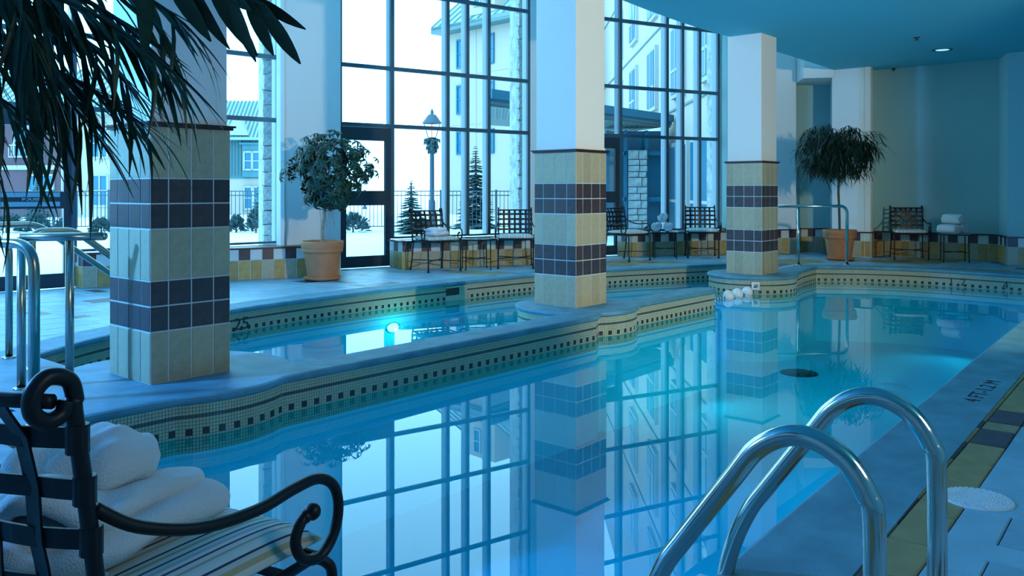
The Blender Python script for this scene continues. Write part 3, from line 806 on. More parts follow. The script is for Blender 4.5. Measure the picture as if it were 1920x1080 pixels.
# plum house, far left
h1 = house('house', 'plum and white house with balcony window, far left', xa(-60, 42), 42, -.12)
bm = bmesh.new(); abox(bm, (2.2, 3, 2.6), (6.0, 6, 5.2)); link('plum_wall', fin(bm, M['ext_plum']), h1)
bm = bmesh.new(); abox(bm, (6.5, 3.3, 2.6), (2.6, 6, 5.2)); link('white_wall', fin(bm, M['ext_wall2']), h1)
bm = bmesh.new(); abox(bm, (1.9, -.03, 2.42), (5.6, .12, .22)); abox(bm, (5.1, -.03, 2.6), (.22, .12, 5.2)); link('trim_boards', fin(bm, M['ext_white']), h1)
win_unit(h1, 3.25, 2.95, 1.5, 1.55, -.05, 1, True); win_unit(h1, 3.9, .55, 1.3, 1.5, -.05, 1); win_unit(h1, .9, 2.95, 1.5, 1.55, -.05, 1)
win_unit(h1, 6.75, 2.9, .85, 1.4, .27, 1); win_unit(h1, 6.75, .55, .85, 1.5, .27, 1)
roof_slab(h1, -1.2, 8.2, -.5, 5.1, 3.2, 7.6, 26)
# teal house behind the left window
h2 = house('house', 'teal house with pale ribbed metal roof and white bay window', xa(418, 46), 46, .05)
bm = bmesh.new(); abox(bm, (1.5, 3, 3.05), (2.6, 6, 2.2)); link('teal_wall', fin(bm, M['ext_blue']), h2)
bm = bmesh.new(); abox(bm, (1.5, 3.05, .98), (2.5, 6, 1.95)); link('pale_wall', fin(bm, M['ext_wall2']), h2)
bm = bmesh.new()
for q in range(5): abox(bm, (.28+q*.17, -.02, 3.1), (.05, .08, 2.0))
for q in range(3): abox(bm, (2.42+q*.14, -.02, 3.1), (.05, .08, 2.0))
link('siding_battens', fin(bm, M['ext_seam']), h2)
bm = bmesh.new(); abox(bm, (1.75, -.12, 2.9), (1.35, .25, 1.75)); abox(bm, (1.75, -.15, 3.82), (1.6, .4, .1)); link('bay', fin(bm, M['ext_blue']), h2)
win_unit(h2, 1.40, 2.42, .42, .95, -.27, 0); win_unit(h2, 2.0, 2.42, .72, .95, -.27, 1); win_unit(h2, 1.35, .3, .42, 1.2, -.07, 0); win_unit(h2, 2.0, .3, .72, 1.2, -.07, 1)
roof_slab(h2, -.4, 3.2, -.5, 4.15, 2.2, 6.35, 17)
bm = bmesh.new(); v = [bm.verts.new(p) for p in ((.1, -.55, 4.25), (1.5, -.55, 4.25), (.85, -.55, 5.3), (.85, 1.2, 5.35), (.1, .3, 4.3), (1.5, .3, 4.3))]
bm.faces.new((v[0], v[1], v[2])); bm.faces.new((v[0], v[2], v[3], v[4])); bm.faces.new((v[1], v[5], v[3], v[2])); link('dormer_gable', fin(bm, M['ext_white']), h2)
# hotel: far wing (parallel to the side walls) and near wing running towards us
hw = thing('hotel_building', 'cream hotel wing with seamed roof, beyond the middle windows', 'building', cw(xa(843, 47.2), 47.2, gz), YAW-PI/2-.80)
# local x runs to the right and slightly nearer
WL = 7.0
bm = bmesh.new(); abox(bm, (WL/2, 3, 5.0), (WL, 6, 10.0)); link('wall', fin(bm, M['ext_wall']), hw)
bm = bmesh.new(); abox(bm, (WL/2-.2, -.3, 10.1), (WL+.9, 1.0, .35)); link('eave', fin(bm, M['ext_seam']), hw)
r_ = roof_slab(hw, -.6, WL, -.8, 10.25, 3.2, 13.6, 12)
for x in (.9, 3.4):
    for z in (3.3, 5.5, 8.0): win_unit(hw, x, z, .42, 1.5 if z > 4 else 1.2, -.04, 0, False, 'canopy')
bm = bmesh.new(); abox(bm, (3.2, .6, 11.5), (2.0, 2.2, 1.9)); link('dormer', fin(bm, M['ext_wall2']), hw)
win_unit(hw, 2.9, 11.0, .5, 1.2, -.55, 0); win_unit(hw, 3.6, 11.0, .5, 1.2, -.55, 0)
bm = bmesh.new()
for z in (4.9, 7.6): abox(bm, (WL/2, -.01, z), (WL, .04, .05))
for x in (2.2, 5.6): abox(bm, (x, -.01, 5), (.04, .04, 10))
link('control_joints', fin(bm, M['ext_wall2']), hw)
hn = thing('hotel_building', 'near hotel wing with rows of tall windows, right of the middle column', 'building', cw(4.65, 15.9+3.0, gz), YAW)
# local x runs away from the camera, local -y faces left
bm = bmesh.new(); abox(bm, (11.9, -3, 7.5), (24.4, 6, 15)); hw2 = link('wall', fin(bm, M['ext_wall2']), hn)
def win_left(x, z, w, h):
    bm = bmesh.new(); abox(bm, (x, .05, z+h/2), (w+.25, .14, h+.25)); f = link('window', fin(bm, M['ext_white']), hn)
    bm = bmesh.new(); abox(bm, (x, .09, z+h/2), (w, .10, h)); g = link('window_pane', fin(bm, M['ext_glass']), f)
    bm = bmesh.new(); abox(bm, (x, .13, z+h*.35), (w, .05, .08)); abox(bm, (x, .13, z+h/2), (.07, .05, h)); link('glazing_bar', fin(bm, M['ext_white']), f)
for D in (19.9, 23.6, 27.9, 32.2, 36.4):
    for z in (4.0, 6.95, 9.9): win_left(D-18.9, z, 1.35, 1.8)
bm = bmesh.new()
for z in (3.6, 6.4, 9.4): abox(bm, (11.9, .01, z), (24.4, .05, .06))
link('control_joints', fin(bm, M['ext_seam']), hn)
for z in (0.2,):
    for D in (20.4, 23.5, 26.6): win_left(D-18.9, z, 2.4, 2.3)
# entrance canopy
cn = thing('entrance_canopy', 'dark blue flat entrance canopy with ribbed soffit, outside right', 'canopy', cw(0, 0, 0))
pts = [cw2(-.48, 18.1), cw2(4.55, 24.3), cw2(3.6, 27.5), cw2(-.62, 24.2)]
bm = bmesh.new(); apoly(bm, pts, 3.02, 3.06); link('soffit', fin(bm, M['canopy_soffit']), cn)
A, B = Vector(pts[0]), Vector(pts[1]); dd = (B-A).normalized(); Lc = (B-A).length; rzc = math.atan2(dd.y, dd.x)
nrm = Vector((-dd.y, dd.x))
for nm, z0, z1, off, mt in (('fascia', 3.12, 3.32, 0, 'canopy'), ('lower_fascia', 2.96, 3.10, .12, 'ext_seam')):
    c_ = (A+B)/2+nrm*off; bm = bmesh.new(); abox(bm, (c_.x, c_.y, (z0+z1)/2), (Lc, .15, z1-z0), rzc); link(nm, fin(bm, M[mt]), cn)
bm = bmesh.new(); apoly(bm, pts, 3.06, 3.25); link('roof_deck', fin(bm, M['canopy']), cn)
sdir = (Vector(pts[3])-Vector(pts[0])).normalized(); srz = math.atan2(sdir.y, sdir.x)
q = .25
while q < Lc-.6:
    a_ = A+dd*q+nrm*.25; b_ = a_+sdir*3.4; c_ = (a_+b_)/2
    bm = bmesh.new(); abox(bm, (c_.x, c_.y, 3.01), (3.4, .05, .03), srz); link('soffit_rib', fin(bm, M['ext_seam']), cn); q += .24
# entrance vestibule under the canopy: stone wall with dark glazing
ve = thing('entrance_vestibule', 'stone and glass entrance lobby under the canopy', 'building', cw(2.68, 24.3, gz), YAW-PI/2)
rn = random.Random(9)
bm = bmesh.new(); abox(bm, (.85, .7, 1.5), (1.7, .9, 3.0)); link('dark_glazing', fin(bm, M['ext_glass']), ve)
for x in (.05, .55, 1.15, 1.65): 
    bm = bmesh.new(); abox(bm, (x, .03, 1.5), (.10, .12, 3.0)); link('glazing_post', fin(bm, M['canopy']), ve)
for z in (1.05, 2.35):
    bm = bmesh.new(); abox(bm, (.85, .03, z), (1.7, .12, .12)); link('glazing_rail', fin(bm, M['canopy']), ve)
z = 0
while z < 2.3:
    h = rn.uniform(.16, .28); x = .62
    while x < 1.1:
        w = min(rn.uniform(.2, .4), 1.1-x+.05); o = box_obj('stone', (x+w/2, -.05+rn.uniform(-.02, .02), z+h/2), (w-.02, .2, h-.02), M['stone'], ve); x += w
    z += h

# ------------------------------------------------------------------ iron garden chairs
def strap_mesh(pts, wvec_fn, w, th=.004):
    bm = bmesh.new(); rows = []
    P = [Vector(p) for p in pts]
    for i, p in enumerate(P):
        wv = wvec_fn(i, p)*w/2; t = (P[min(i+1, len(P)-1)]-P[max(i-1, 0)]).normalized(); nn = t.cross(wv).normalized()*th/2
        rows.append([bm.verts.new(p-wv-nn), bm.verts.new(p+wv-nn), bm.verts.new(p+wv+nn), bm.verts.new(p-wv+nn)])
    for i in range(len(rows)-1):
        for k in range(4): bm.faces.new((rows[i][k], rows[i][(k+1) % 4], rows[i+1][(k+1) % 4], rows[i+1][k]))
    bm.faces.new(rows[0]); bm.faces.new(rows[-1][::-1]); return fin(bm, M['iron'])
SZ = .445
def back_y(x, z):
    return -.245-.055*max(0, (z-.46)/.42)**1.2-.050*(1-(x/.255)**2)
def make_chair(fine=True):
    sub = 6 if fine else 4; seg = 12 if fine else 8
    t = link('garden_chair', None)
    for s in (-1, 1):
        # rear post with a back curl at the top
        P = [(s*.255, back_y(.255, .45)+.005, .40), (s*.255, back_y(.255, .55), .55), (s*.255, back_y(.255, .70), .70), (s*.255, back_y(.255, .84), .845)]
        y0, z0 = back_y(.255, .84)-.033, .862
        for a in (-10, 45, 100, 150, 200, 250, 300, 350): 
            r = .036-.014*max(0, (a-100)/250)
            P.append((s*.255, y0+r*math.cos(math.radians(a)), z0+r*math.sin(math.radians(a))))
        bm = bmesh.new(); atube(bm, smooth_path(P, sub), .0125, seg); link('back_post', fin(bm, M['iron'], True), t)
        # arm: sweeps forward, drops, curls back up to a ball
        A = [(s*.257, -.262, .690), (s*.275, -.20, .645), (s*.295, -.10, .612), (s*.302, .02, .602), (s*.305, .11, .612), (s*.306, .175, .612), (s*.306, .220, .585), (s*.305, .236, .540), (s*.303, .225, .490), (s*.300, .19, .458),
             (s*.297, .145, .468), (s*.295, .125, .505), (s*.296, .140, .540), (s*.298, .160, .548)]
        bm = bmesh.new(); atube(bm, smooth_path(A, sub), .0105, seg); bmesh.ops.create_icosphere(bm, subdivisions=2, radius=.017, matrix=Matrix.Translation((s*.298, .168, .550)))
        bmesh.ops.create_icosphere(bm, subdivisions=2, radius=.013, matrix=Matrix.Translation((s*.297, .150, .546)))
        link('arm', fin(bm, M['iron'], True), t)
        F_ = [(s*.245, .225, .430), (s*.262, .250, .415), (s*.268, .262, .38), (s*.262, .262, .25), (s*.262, .265, .02)]
        bm = bmesh.new(); atube(bm, smooth_path(F_, sub), .011, seg); alathe(bm, [(.02, 0), (.019, .02), (.011, .028)], (s*.262, .265, 0), 10); link('leg', fin(bm, M['iron'], True), t)
        Rr = [(s*.245, -.235, .43), (s*.25, -.245, .30), (s*.255, -.275, .12), (s*.262, -.30, .01)]
        bm = bmesh.new(); atube(bm, smooth_path(Rr, sub), .011, seg); alathe(bm, [(.02, 0), (.019, .02), (.011, .028)], (s*.262, -.30, 0), 10); link('leg', fin(bm, M['iron'], True), t)
    # seat frame
    bm = bmesh.new(); ring = [(-.245, -.235), (.245, -.235), (.262, .0), (.250, .235), (0, .25), (-.25, .235), (-.262, 0)]
    P = [(x, y, .43) for x, y in ring]; P.append(P[0]); P.append(P[1]); atube(bm, P, .011, seg)
    for x in (-.15, -.05, .05, .15): abox(bm, (x, 0, .425), (.03, .47, .004))
    for y in (-.14, 0, .14): abox(bm, (0, y, .430), (.5, .03, .004))
    link('seat_frame', fin(bm, M['iron'], False), t)
    # stretchers
    bm = bmesh.new(); atube(bm, smooth_path([(-.262, .262, .15), (-.06, .02, .15), (-.06, -.04, .15), (-.256, -.272, .15)], 5), .0075, 8)
    atube(bm, smooth_path([(.262, .262, .15), (.06, .02, .15), (.06, -.04, .15), (.256, -.272, .15)], 5), .0075, 8); atube(bm, [(-.06, -.01, .15), (.06, -.01, .15)], .0075, 8); link('stretcher', fin(bm, M['iron'], True), t)
    # top rail
    bm = bmesh.new(); P = [(x, back_y(x, .84)-.033, .862) for x in (-.255, -.2, -.13, -.06, 0, .06, .13, .2, .255)]; atube(bm, P, .011, seg)
    link('top_rail', fin(bm, M['iron'], True), t)
    # woven straps
    for q in range(5):
        z = .80-q*.078; xs = [-.255+.51*k/12 for k in range(13)]
        P = [(x, back_y(x, z)+.003*math.cos(PI*(k/2+q)), z) for k, x in enumerate(xs)]
        link('strap', strap_mesh(P, lambda i, p: Vector((0, -.13, 1)).normalized(), .032), t)
        for s in (-1, 1):
            pass
    for q in range(5):
        x = -.17+q*.085; zs = [.862, .84, .80, .76, .72, .68, .64, .60, .56, .52, .48, .44]
        P = [(x, back_y(x, z)+(-.033 if z > .85 else (-.022 if z > .83 else 0))-.003*math.cos(PI*((z-.80)/.078+q)), z) for z in zs]
        link('strap', strap_mesh(P, lambda i, p: Vector((1, 0, 0)), .032), t)
    for s in (-1, 1):
        for q in range(5):
            z = .80-q*.078; bm = bmesh.new(); atube(bm, [(s*.255, back_y(.255, z)-.0, z-.021), (s*.255, back_y(.255, z), z+.021)], .0165, 10); link('strap_clasp', fin(bm, M['iron'], False), t)
    # cushion
    bm = bmesh.new(); NXc, NYc = 24, 22; grid = {}
    for side in (0, 1):
        for i in range(NXc+1):
            for j in range(NYc+1):
                u = i/NXc*2-1; v = j/NYc*2-1
                if side == 1 and (abs(u) == 1 or abs(v) == 1): grid[(1, i, j)] = grid[(0, i, j)]; continue
                e = (1-abs(u)**8)*(1-abs(v)**8); e = max(e, 0)**.5
                sx_ = .268*u*(1-.07*max(0, abs(v)-.6)); sy_ = .245*v*(1-.06*max(0, abs(u)-.6))+.008
                zc = .474-.012*max(0, v)**3; hh = .030*e*(1+.15*(1-u*u)*(1-v*v))
                grid[(side, i, j)] = bm.verts.new((sx_, sy_, zc+(hh if side == 0 else -.022*e)))
    for side in (0, 1):
        for i in range(NXc):
            for j in range(NYc):
                f = (grid[(side, i, j)], grid[(side, i+1, j)], grid[(side, i+1, j+1)], grid[(side, i, j+1)])
                try: bm.faces.new(f)
                except ValueError: pass
    link('cushion', fin(bm, M['stripe'], True), t)['label'] = 'cream, navy and grey striped seat cushion'
    return t
chair0 = make_chair(True)
chair_far = make_chair(False)
build_kids()
G_CH = 'iron lattice chairs round the pool'
tag(chair0, 'black iron lattice chair in the near left foreground, seen from behind', 'chair', G_CH)
fwd = cw(math.sin(math.radians(28)), math.cos(math.radians(28)))
chair0.location = cw(-.722, 1.615, 0)
chair0.rotation_euler = (0, 0, cang(math.sin(math.radians(28)), math.cos(math.radians(28))))
fc = [((-1.11, 12.44), (.55, -.84), 'iron chair beside the middle door with a folded towel on its seat'),
      ((.05, 12.98), (.02, -1), 'iron chair partly hidden by the middle column, left side'),
      ((1.93, 14.28), (.66, -.75), 'iron chair angled right, just right of the middle column'),
      ((3.33, 14.98), (-.12, -1), 'iron chair partly hidden by the farthest column'),
      ((6.80, 14.62), (-.30, -1), 'iron chair against the right wall beside towels')]
for k, (c_, d_, lb) in enumerate(fc):
    o = chair_far if k == 0 else copy_tree(chair_far)
    o.location = cw(c_[0], c_[1], 0); o.rotation_euler = (0, 0, cang(*d_)); tag(o, lb, 'chair', G_CH)

# ------------------------------------------------------------------ side tables
def table(loc, rz, label, rnd_top):
    t = thing('side_table', label, 'table', loc, rz)
    h = .445; w = .19
    for sx_ in (-1, 1):
        for sy_ in (-1, 1):
            tube_obj('leg', [(sx_*w, sy_*w, 0), (sx_*w*.97, sy_*w*.97, .02), (sx_*w*.95, sy_*w*.95, h-.01)], [.013, .009, .009], M['iron'], t, 8)
    bm = bmesh.new()
    atube(bm, [(-w*.96, -w*.96, .16), (w*.96, w*.96, .16)], .007, 6); atube(bm, [(w*.96, -w*.96, .16), (-w*.96, w*.96, .16)], .007, 6); link('stretcher', fin(bm, M['iron'], True), t)
    bm = bmesh.new()
    if rnd_top:
        P = [(.26*math.cos(a*PI/12), .26*math.sin(a*PI/12), h) for a in range(25)]; atube(bm, P, .010, 8)
        link('rim', fin(bm, M['iron'], True), t); lathe_obj('glass_top', [(0.0, h-.002), (.255, h-.002), (.255, h+.006), (0, h+.006)], M['glass_top'], t)
    else:
        P = [(-.23, -.23, h), (.23, -.23, h), (.23, .23, h), (-.23, .23, h), (-.23, -.23, h), (.23, -.23, h)]; atube(bm, P, .010, 6)
        link('rim', fin(bm, M['iron']), t); bm = bmesh.new(); abox(bm, (0, 0, h+.002), (.45, .45, .008)); link('glass_top', fin(bm, M['glass_top']), t)
    return t, h
table(cw(-.53, 12.70, 0), cang(.2, -1), 'round glass-topped iron side table between two chairs, left of the middle column', True)
T2 = (2.66, 14.86); tt2, th = table(cw(*T2, 0), cang(-.1, -1), 'iron side table with towels, right of the middle column', False)
T3 = (7.27, 14.02); tt3, th = table(cw(*T3, 0), cang(-.35, -1), 'iron side table with towels against the right wall', False)

# towels: rolled
def towel_roll():
    bm = bmesh.new(); Lr = .34; turns = 3.2; N = 100; R0 = .098
    ringA = []; ringB = []
    ns = 8
    rowsn = []
    for i in range(N+1):
        f = i/N; a = f*turns*2*PI; r = .016+(R0-.016)*f
        row = []
        for k in range(ns+1):
            v = k/ns*2-1; y = v*Lr/2; pinch = 1-.10*abs(v)**6
            row.append(bm.verts.new((r*pinch*math.cos(a), y+.006*math.sin(a*3+v), r*pinch*math.sin(a)*.92)))
        rowsn.append(row)
    for i in range(N):
        for k in range(ns): bm.faces.new((rowsn[i][k], rowsn[i+1][k], rowsn[i+1][k+1], rowsn[i][k+1]))
    me = fin(bm, M['towel'], True)
    return me
tm = towel_roll()
def roll_stack(cx, cd, cz, d_, labels, grp):
    rz = cang(*d_); v = cw(*d_).normalized(); r = Vector((v.y, -v.x, 0))
    base = cw(cx, cd, cz)
    for k, (a, b) in enumerate(((-.102, .090), (.102, .090), (0, .252))):
        o = link('rolled_towel', tm, None, base+r*a+Vector((0, 0, b)), rz); o.rotation_euler = (0, .5*k, rz)
        md = o.modifiers.new('thickness', 'SOLIDIFY'); md.thickness = .022; md.offset = -1
        tag(o, labels[k], 'towel', grp)
roll_stack(T2[0]-.03, T2[1], .452, (-.25, -1), ['left lower rolled towel on the table right of the middle column', 'right lower rolled towel on the table right of the middle column', 'top rolled towel on the table right of the middle column'][::1], 'rolled white towels on the table right of the middle column')
roll_stack(T3[0]-.02, T3[1], .452, (.45, -1), ['lower rolled towel nearer the chair by the right wall', 'lower rolled towel farther from the chair by the right wall', 'top rolled towel on the table by the right wall'], 'rolled white towels on the table by the right wall')

# folded towel on the far chair
def soft_slab(bm, pts_c, sx_, sy_, sz_, rz=0.0, nx=20, ny=12, wob=.01, seed=0, bend=None):
    rn = random.Random(seed); ph = [rn.uniform(0, 6) for _ in range(6)]; g = {}
    for side in (0, 1):
        for i in range(nx+1):
            for j in range(ny+1):
                u = i/nx*2-1; v = j/ny*2-1
                if side and (abs(u) == 1 or abs(v) == 1): g[(1, i, j)] = g[(0, i, j)]; continue
                e = max(0, (1-abs(u)**6)*(1-abs(v)**6))**.5
                x = sx_*u*(1-.05*v*v-.16*v**6)+wob*math.sin(3*v+ph[0]); y = sy_*v*(1-.16*u**6)+wob*math.sin(4*u+ph[1])
                z = (sz_*e*(1 if side == 0 else -1))+wob*.9*math.sin(4.2*u+ph[2]+2*v)+wob*.5*math.sin(9*u+ph[3])*math.cos(5*v)
                if bend: z += bend(u, v)
                c_, s_ = math.cos(rz), math.sin(rz)
                g[(side, i, j)] = bm.verts.new((pts_c[0]+x*c_-y*s_, pts_c[1]+x*s_+y*c_, pts_c[2]+z))
    for side in (0, 1):
        for i in range(nx):
            for j in range(ny):
                try: bm.faces.new((g[(side, i, j)], g[(side, i+1, j)], g[(side, i+1, j+1)], g[(side, i, j+1)]))
                except ValueError: pass
bm = bmesh.new(); soft_slab(bm, (0, 0, .035), .17, .13, .035, .2, 14, 10, .006, 3); soft_slab(bm, (.02, 0, .085), .15, .12, .03, .0, 14, 10, .008, 4)
o = link('folded_towel', fin(bm, M['towel'], True), None, cw(-1.09, 12.40, .512), cang(.55, -.84)); tag(o, 'folded white towel on the seat beside the middle door', 'towel')

# foreground crumpled towel on the near chair
ctf = link('crumpled_towel', None, None, chair0.location+Vector((0, 0, .500)), chair0.rotation_euler.z)
tag(ctf, 'crumpled white terry towel lying on the near striped seat', 'towel')
bm = bmesh.new(); soft_slab(bm, (-.035, -.02, .035), .150, .215, .030, .10, 26, 40, .010, 5, lambda u, v: .004*u); o = link('lower_fold', fin(bm, M['towel'], True), ctf)
bm = bmesh.new(); soft_slab(bm, (-.065, -.03, .086), .140, .19, .026, .24, 26, 40, .015, 6, lambda u, v: -.030*v+.01*math.cos(2.6*u)); o = link('middle_fold', fin(bm, M['towel'], True), ctf)
bm = bmesh.new(); soft_slab(bm, (-.130, -.0, .142), .125, .125, .040, .5, 24, 28, .014, 8, lambda u, v: -.03*v*v); o = link('upper_fold', fin(bm, M['towel'], True), ctf)

# small glass vase seen on the far right chair
vz = lathe_obj('drinking_glass', [(.0, 0), (.035, 0), (.006, .01), (.006, .06), (.03, .09), (.04, .13), (.035, .17), (.034, .17), (.037, .13), (.0, .07)], M['glass_top'], None, seg=16)
vz.location = cw(6.66, 14.52, .512); tag(vz, 'clear stemmed glass standing on the chair by the right wall', 'glass')

# ------------------------------------------------------------------ potted trees
def pot(t):
    lathe_obj('pot', [(.0, .03), (.185, .03), (.19, .05), (.235, .35), (.240, .36), (.262, .37), (.266, .40), (.262, .41), (.268, .42), (.276, .49), (.272, .51), (.252, .51), (.245, .47), (.0, .46)], M['clay'], t, seg=40)
    lathe_obj('saucer', [(0, 0), (.19, 0), (.235, .022), (.245, .045), (.232, .048), (.2, .022), (0, .02)], M['clay'], t, seg=40)
    bm = bmesh.new(); alathe(bm, [(.205, .221), (.211, .228), (.2165, .236)], (0, 0, 0), 40); link('pot_ridge', fin(bm, M['clay'], True), t)
    lathe_obj('soil', [(0, .475), (.246, .472)], M['soil'], t, seg=24)
def leaf_blade(bm, base, d, up, L, W, droop, segs=5, mi=0, fold=.18):
    d = d.normalized(); s = d.cross(up)
    if s.length < .01: s = d.cross(Vector((1, 0, 0)))
    s.normalize(); prev = None
    for k in range(segs+1):
        f = k/segs; p = base+d*L*f+Vector((0, 0, -droop*L*f*f)); w = W*math.sin(PI*min(1, (f*.92+.06)))**.8*.5
        nn = s.cross(d).normalized()
        c = bm.verts.new(p-nn*w*fold); a = bm.verts.new(p-s*w); b = bm.verts.new(p+s*w)
        if prev: 
            bm.faces.new((prev[0], prev[1], a, c)).material_index = mi; bm.faces.new((prev[1+1], prev[0], c, b)).material_index = mi
        prev = (c, a, b)
def palmate(seed):
    rn = random.Random(seed); bm = bmesh.new()
    atube(bm, [(0, 0, -.02), (0, 0, .10)], .002, 4)
    k = rn.choice([7, 8, 9])
    for q in range(k):
        a = 2*PI*q/k+rn.uniform(-.15, .15); leaf_blade(bm, Vector((0, 0, .10)), Vector((math.cos(a), math.sin(a), .10)), Vector((0, 0, 1)), rn.uniform(.085, .115), .034, rn.uniform(.4, .9), 4)
    return fin(bm, M['leaf'])
def spray(seed):
    rn = random.Random(seed); bm = bmesh.new()
    P = smooth_path([(0, 0, -.05), (0, .05, .04), (0, .14, .05), (0, .24, -.02)], 3); atube(bm, P, .0025, 4)
    for q in range(13):
        p = P[min(len(P)-1, 1+int(q*.7))]; a = rn.uniform(-1.6, 1.6)
        leaf_blade(bm, Vector(p), Vector((math.sin(a), math.cos(a)*.9+.3, rn.uniform(-.7, .3))), Vector((0, 0, 1)), rn.uniform(.12, .19), .019, rn.uniform(.5, 1.1), 4)
    return fin(bm, M['leaf2'])
# umbrella tree
t = thing('potted_tree', 'umbrella tree with round glossy crown in a terracotta pot by the middle door', 'plant', cw(-2.47, 11.12, 0))
pot(t)
rn = random.Random(21)
tube_obj('trunk', smooth_path([(0, 0, .45), (.005, .01, .65), (.03, 0, .85), (.045, .0, 1.05), (.05, .01, 1.3)], 4), .024, M['bark'], t, 8)
bm = bmesh.new()
for q in range(14):
    a = rn.uniform(0, 2*PI); r = rn.uniform(.15, .45); z = rn.uniform(1.1, 1.75); atube(bm, smooth_path([(.045, 0, rn.uniform(.95, 1.2)), (math.cos(a)*r*.5, math.sin(a)*r*.5, (z+1.05)/2), (math.cos(a)*r, math.sin(a)*r, z)], 3), [.010]*4+[.006]*3, 5)
link('branches', fin(bm, M['bark']), t)
bm = bmesh.new()
for q in range(26):
    a = rn.uniform(0, 2*PI); r = rn.uniform(.04, .12); x, y = .10+math.cos(a)*r, math.sin(a)*r; atube(bm, smooth_path([(x, y, .95), (x+.01, y, .86), (x+rn.uniform(-.02, .03), y, rn.uniform(.66, .8))], 3), .0015, 3)
stuff(link('hanging_roots', fin(bm, M['bark']), t))
pm = [palmate(k) for k in range(6)]
ctr = Vector((.10, -.05, 1.40)); cnt = 0
def place_leaf(mesh, p, out, parent, sc, nm='leaf'):
    z = out.normalized(); x = z.cross(Vector((rn.uniform(-1, 1), rn.uniform(-1, 1), .3))).normalized(); y = z.cross(x)
    m = Matrix((x, y, z)).transposed().to_4x4(); m.translation = p
    o = link(nm, mesh, parent); o.matrix_local = m @ Matrix.Diagonal((sc, sc, sc, 1)); return o
for q in range(1200):
    if cnt >= 290: break
    a = rn.uniform(0, 2*PI); e = math.asin(rn.uniform(-1, 1)); l = rn.uniform(.35, 1)**.5
    d = Vector((math.cos(a)*math.cos(e), math.sin(a)*math.cos(e), math.sin(e)))
    rr = Vector((.60, .60, .50)); p = ctr+Vector((d.x*rr.x, d.y*rr.y, d.z*rr.z))*l
    if d.z < -.25: p = ctr+Vector((d.x*.42, d.y*.42, d.z*.50))*l
    lump = .90+.20*math.sin(a*3+e*4+1)*math.cos(a*2-e)
    p = ctr+(p-ctr)*lump
    place_leaf(rn.choice(pm), p, d+Vector((0, 0, .45)), t, rn.uniform(.75, 1.05)); cnt += 1
# weeping fig
t = thing('potted_tree', 'weeping fig with long narrow leaves in a terracotta pot by the right rail', 'plant', cw(5.52, 14.38, 0))
pot(t)
tube_obj('trunk', smooth_path([(0, 0, .45), (.02, .01, .7), (-.03, 0, .95), (.0, .02, 1.15), (-.04, .0, 1.35), (-.06, .01, 1.6)], 4), .020, M['bark_dark'], t, 8)
bm = bmesh.new()
for q in range(16):
    a = rn.uniform(0, 2*PI); r = rn.uniform(.2, .5); z = rn.uniform(1.5, 2.2); atube(bm, smooth_path([(-.04, 0, rn.uniform(1.2, 1.5)), (math.cos(a)*r*.5, math.sin(a)*r*.5, (z+1.5)/2), (math.cos(a)*r, math.sin(a)*r, z)], 3), .006, 5)
link('branches', fin(bm, M['bark_dark']), t)
sm = [spray(k+40) for k in range(6)]
for q in range(230):
    a = rn.uniform(0, 2*PI); e = math.asin(rn.uniform(-.75, 1)); l = rn.uniform(.3, 1)**.5
    d = Vector((math.cos(a)*math.cos(e), math.sin(a)*math.cos(e), math.sin(e)))
    R = .58 if e > 0 else .50*math.cos(e*.9)
    p = Vector((-.11, .06, 1.84))+Vector((d.x*R, d.y*R, d.z*(.46 if e > 0 else .62)))*l*(.88+.14*math.sin(a*3))
    o = link('leaf_spray', rn.choice(sm), t, p); o.rotation_euler = (rn.uniform(-.7, .3), rn.uniform(-.4, .4), a-PI/2+rn.uniform(-.4, .4)); s_ = rn.uniform(.75, 1.1); o.scale = (s_, s_, s_)

# ------------------------------------------------------------------ rails
def bent(pts, r=.09, k=6):                                   # polyline with rounded corners
    P = [Vector(p) for p in pts]; out = [P[0]]
    for i in range(1, len(P)-1):
        a = (P[i-1]-P[i]); b = (P[i+1]-P[i]); rr = min(r, a.length*.49, b.length*.49); a = P[i]+a.normalized()*rr; b = P[i]+b.normalized()*rr
        for q in range(k+1):
            f = q/k; out.append(a*(1-f)**2+P[i]*2*f*(1-f)+b*f*f)
    out.append(P[-1]); return out
def flange(par, x, y, z=0.0, r=.045):
    lathe_obj('base_flange', [(r, 0), (r, .008), (.03, .014), (.026, .014)], M['steel_dull'], par, (x, y, z), 20)
ra = thing('handrail', 'brushed steel handrail with a free end, in front of the nearest column', 'handrail')
z = .888
a_ = pd(38, 5.0, z); b_ = pd(194, 5.12, z)
tube_obj('top_rail', [a_, b_], .025, M['steel_dull'], ra, 16)
bm = bmesh.new(); bmesh.ops.create_uvsphere(bm, u_segments=16, v_segments=8, radius=.025, matrix=Matrix.Translation(b_)); link('rail_end', fin(bm, M['steel_dull'], True), ra)
for px, D in ((130.5, 5.11), (40, 5.0)):
    p = pd(px, D); tube_obj('post', [(p.x, p.y, 0), (p.x, p.y, z)], .024, M['steel_dull'], ra, 16); flange(ra, p.x, p.y)
rb = thing('handrail', 'nearest steel handrail bending down beside the near chair', 'handrail')
e0 = pd(64, 4.2); e1 = pd(-150, 4.5)
tube_obj('top_rail', bent([(e1.x, e1.y, 0), (e1.x, e1.y, .90), (e0.x, e0.y, .90), (e0.x, e0.y, 0)], .14, 8), .026, M['steel_dull'], rb, 16); flange(rb, e0.x, e0.y)
rc = thing('handrail', 'sloping steel stair rail behind the nearest column, upper one', 'handrail')
c0 = pd(17, 5.93)
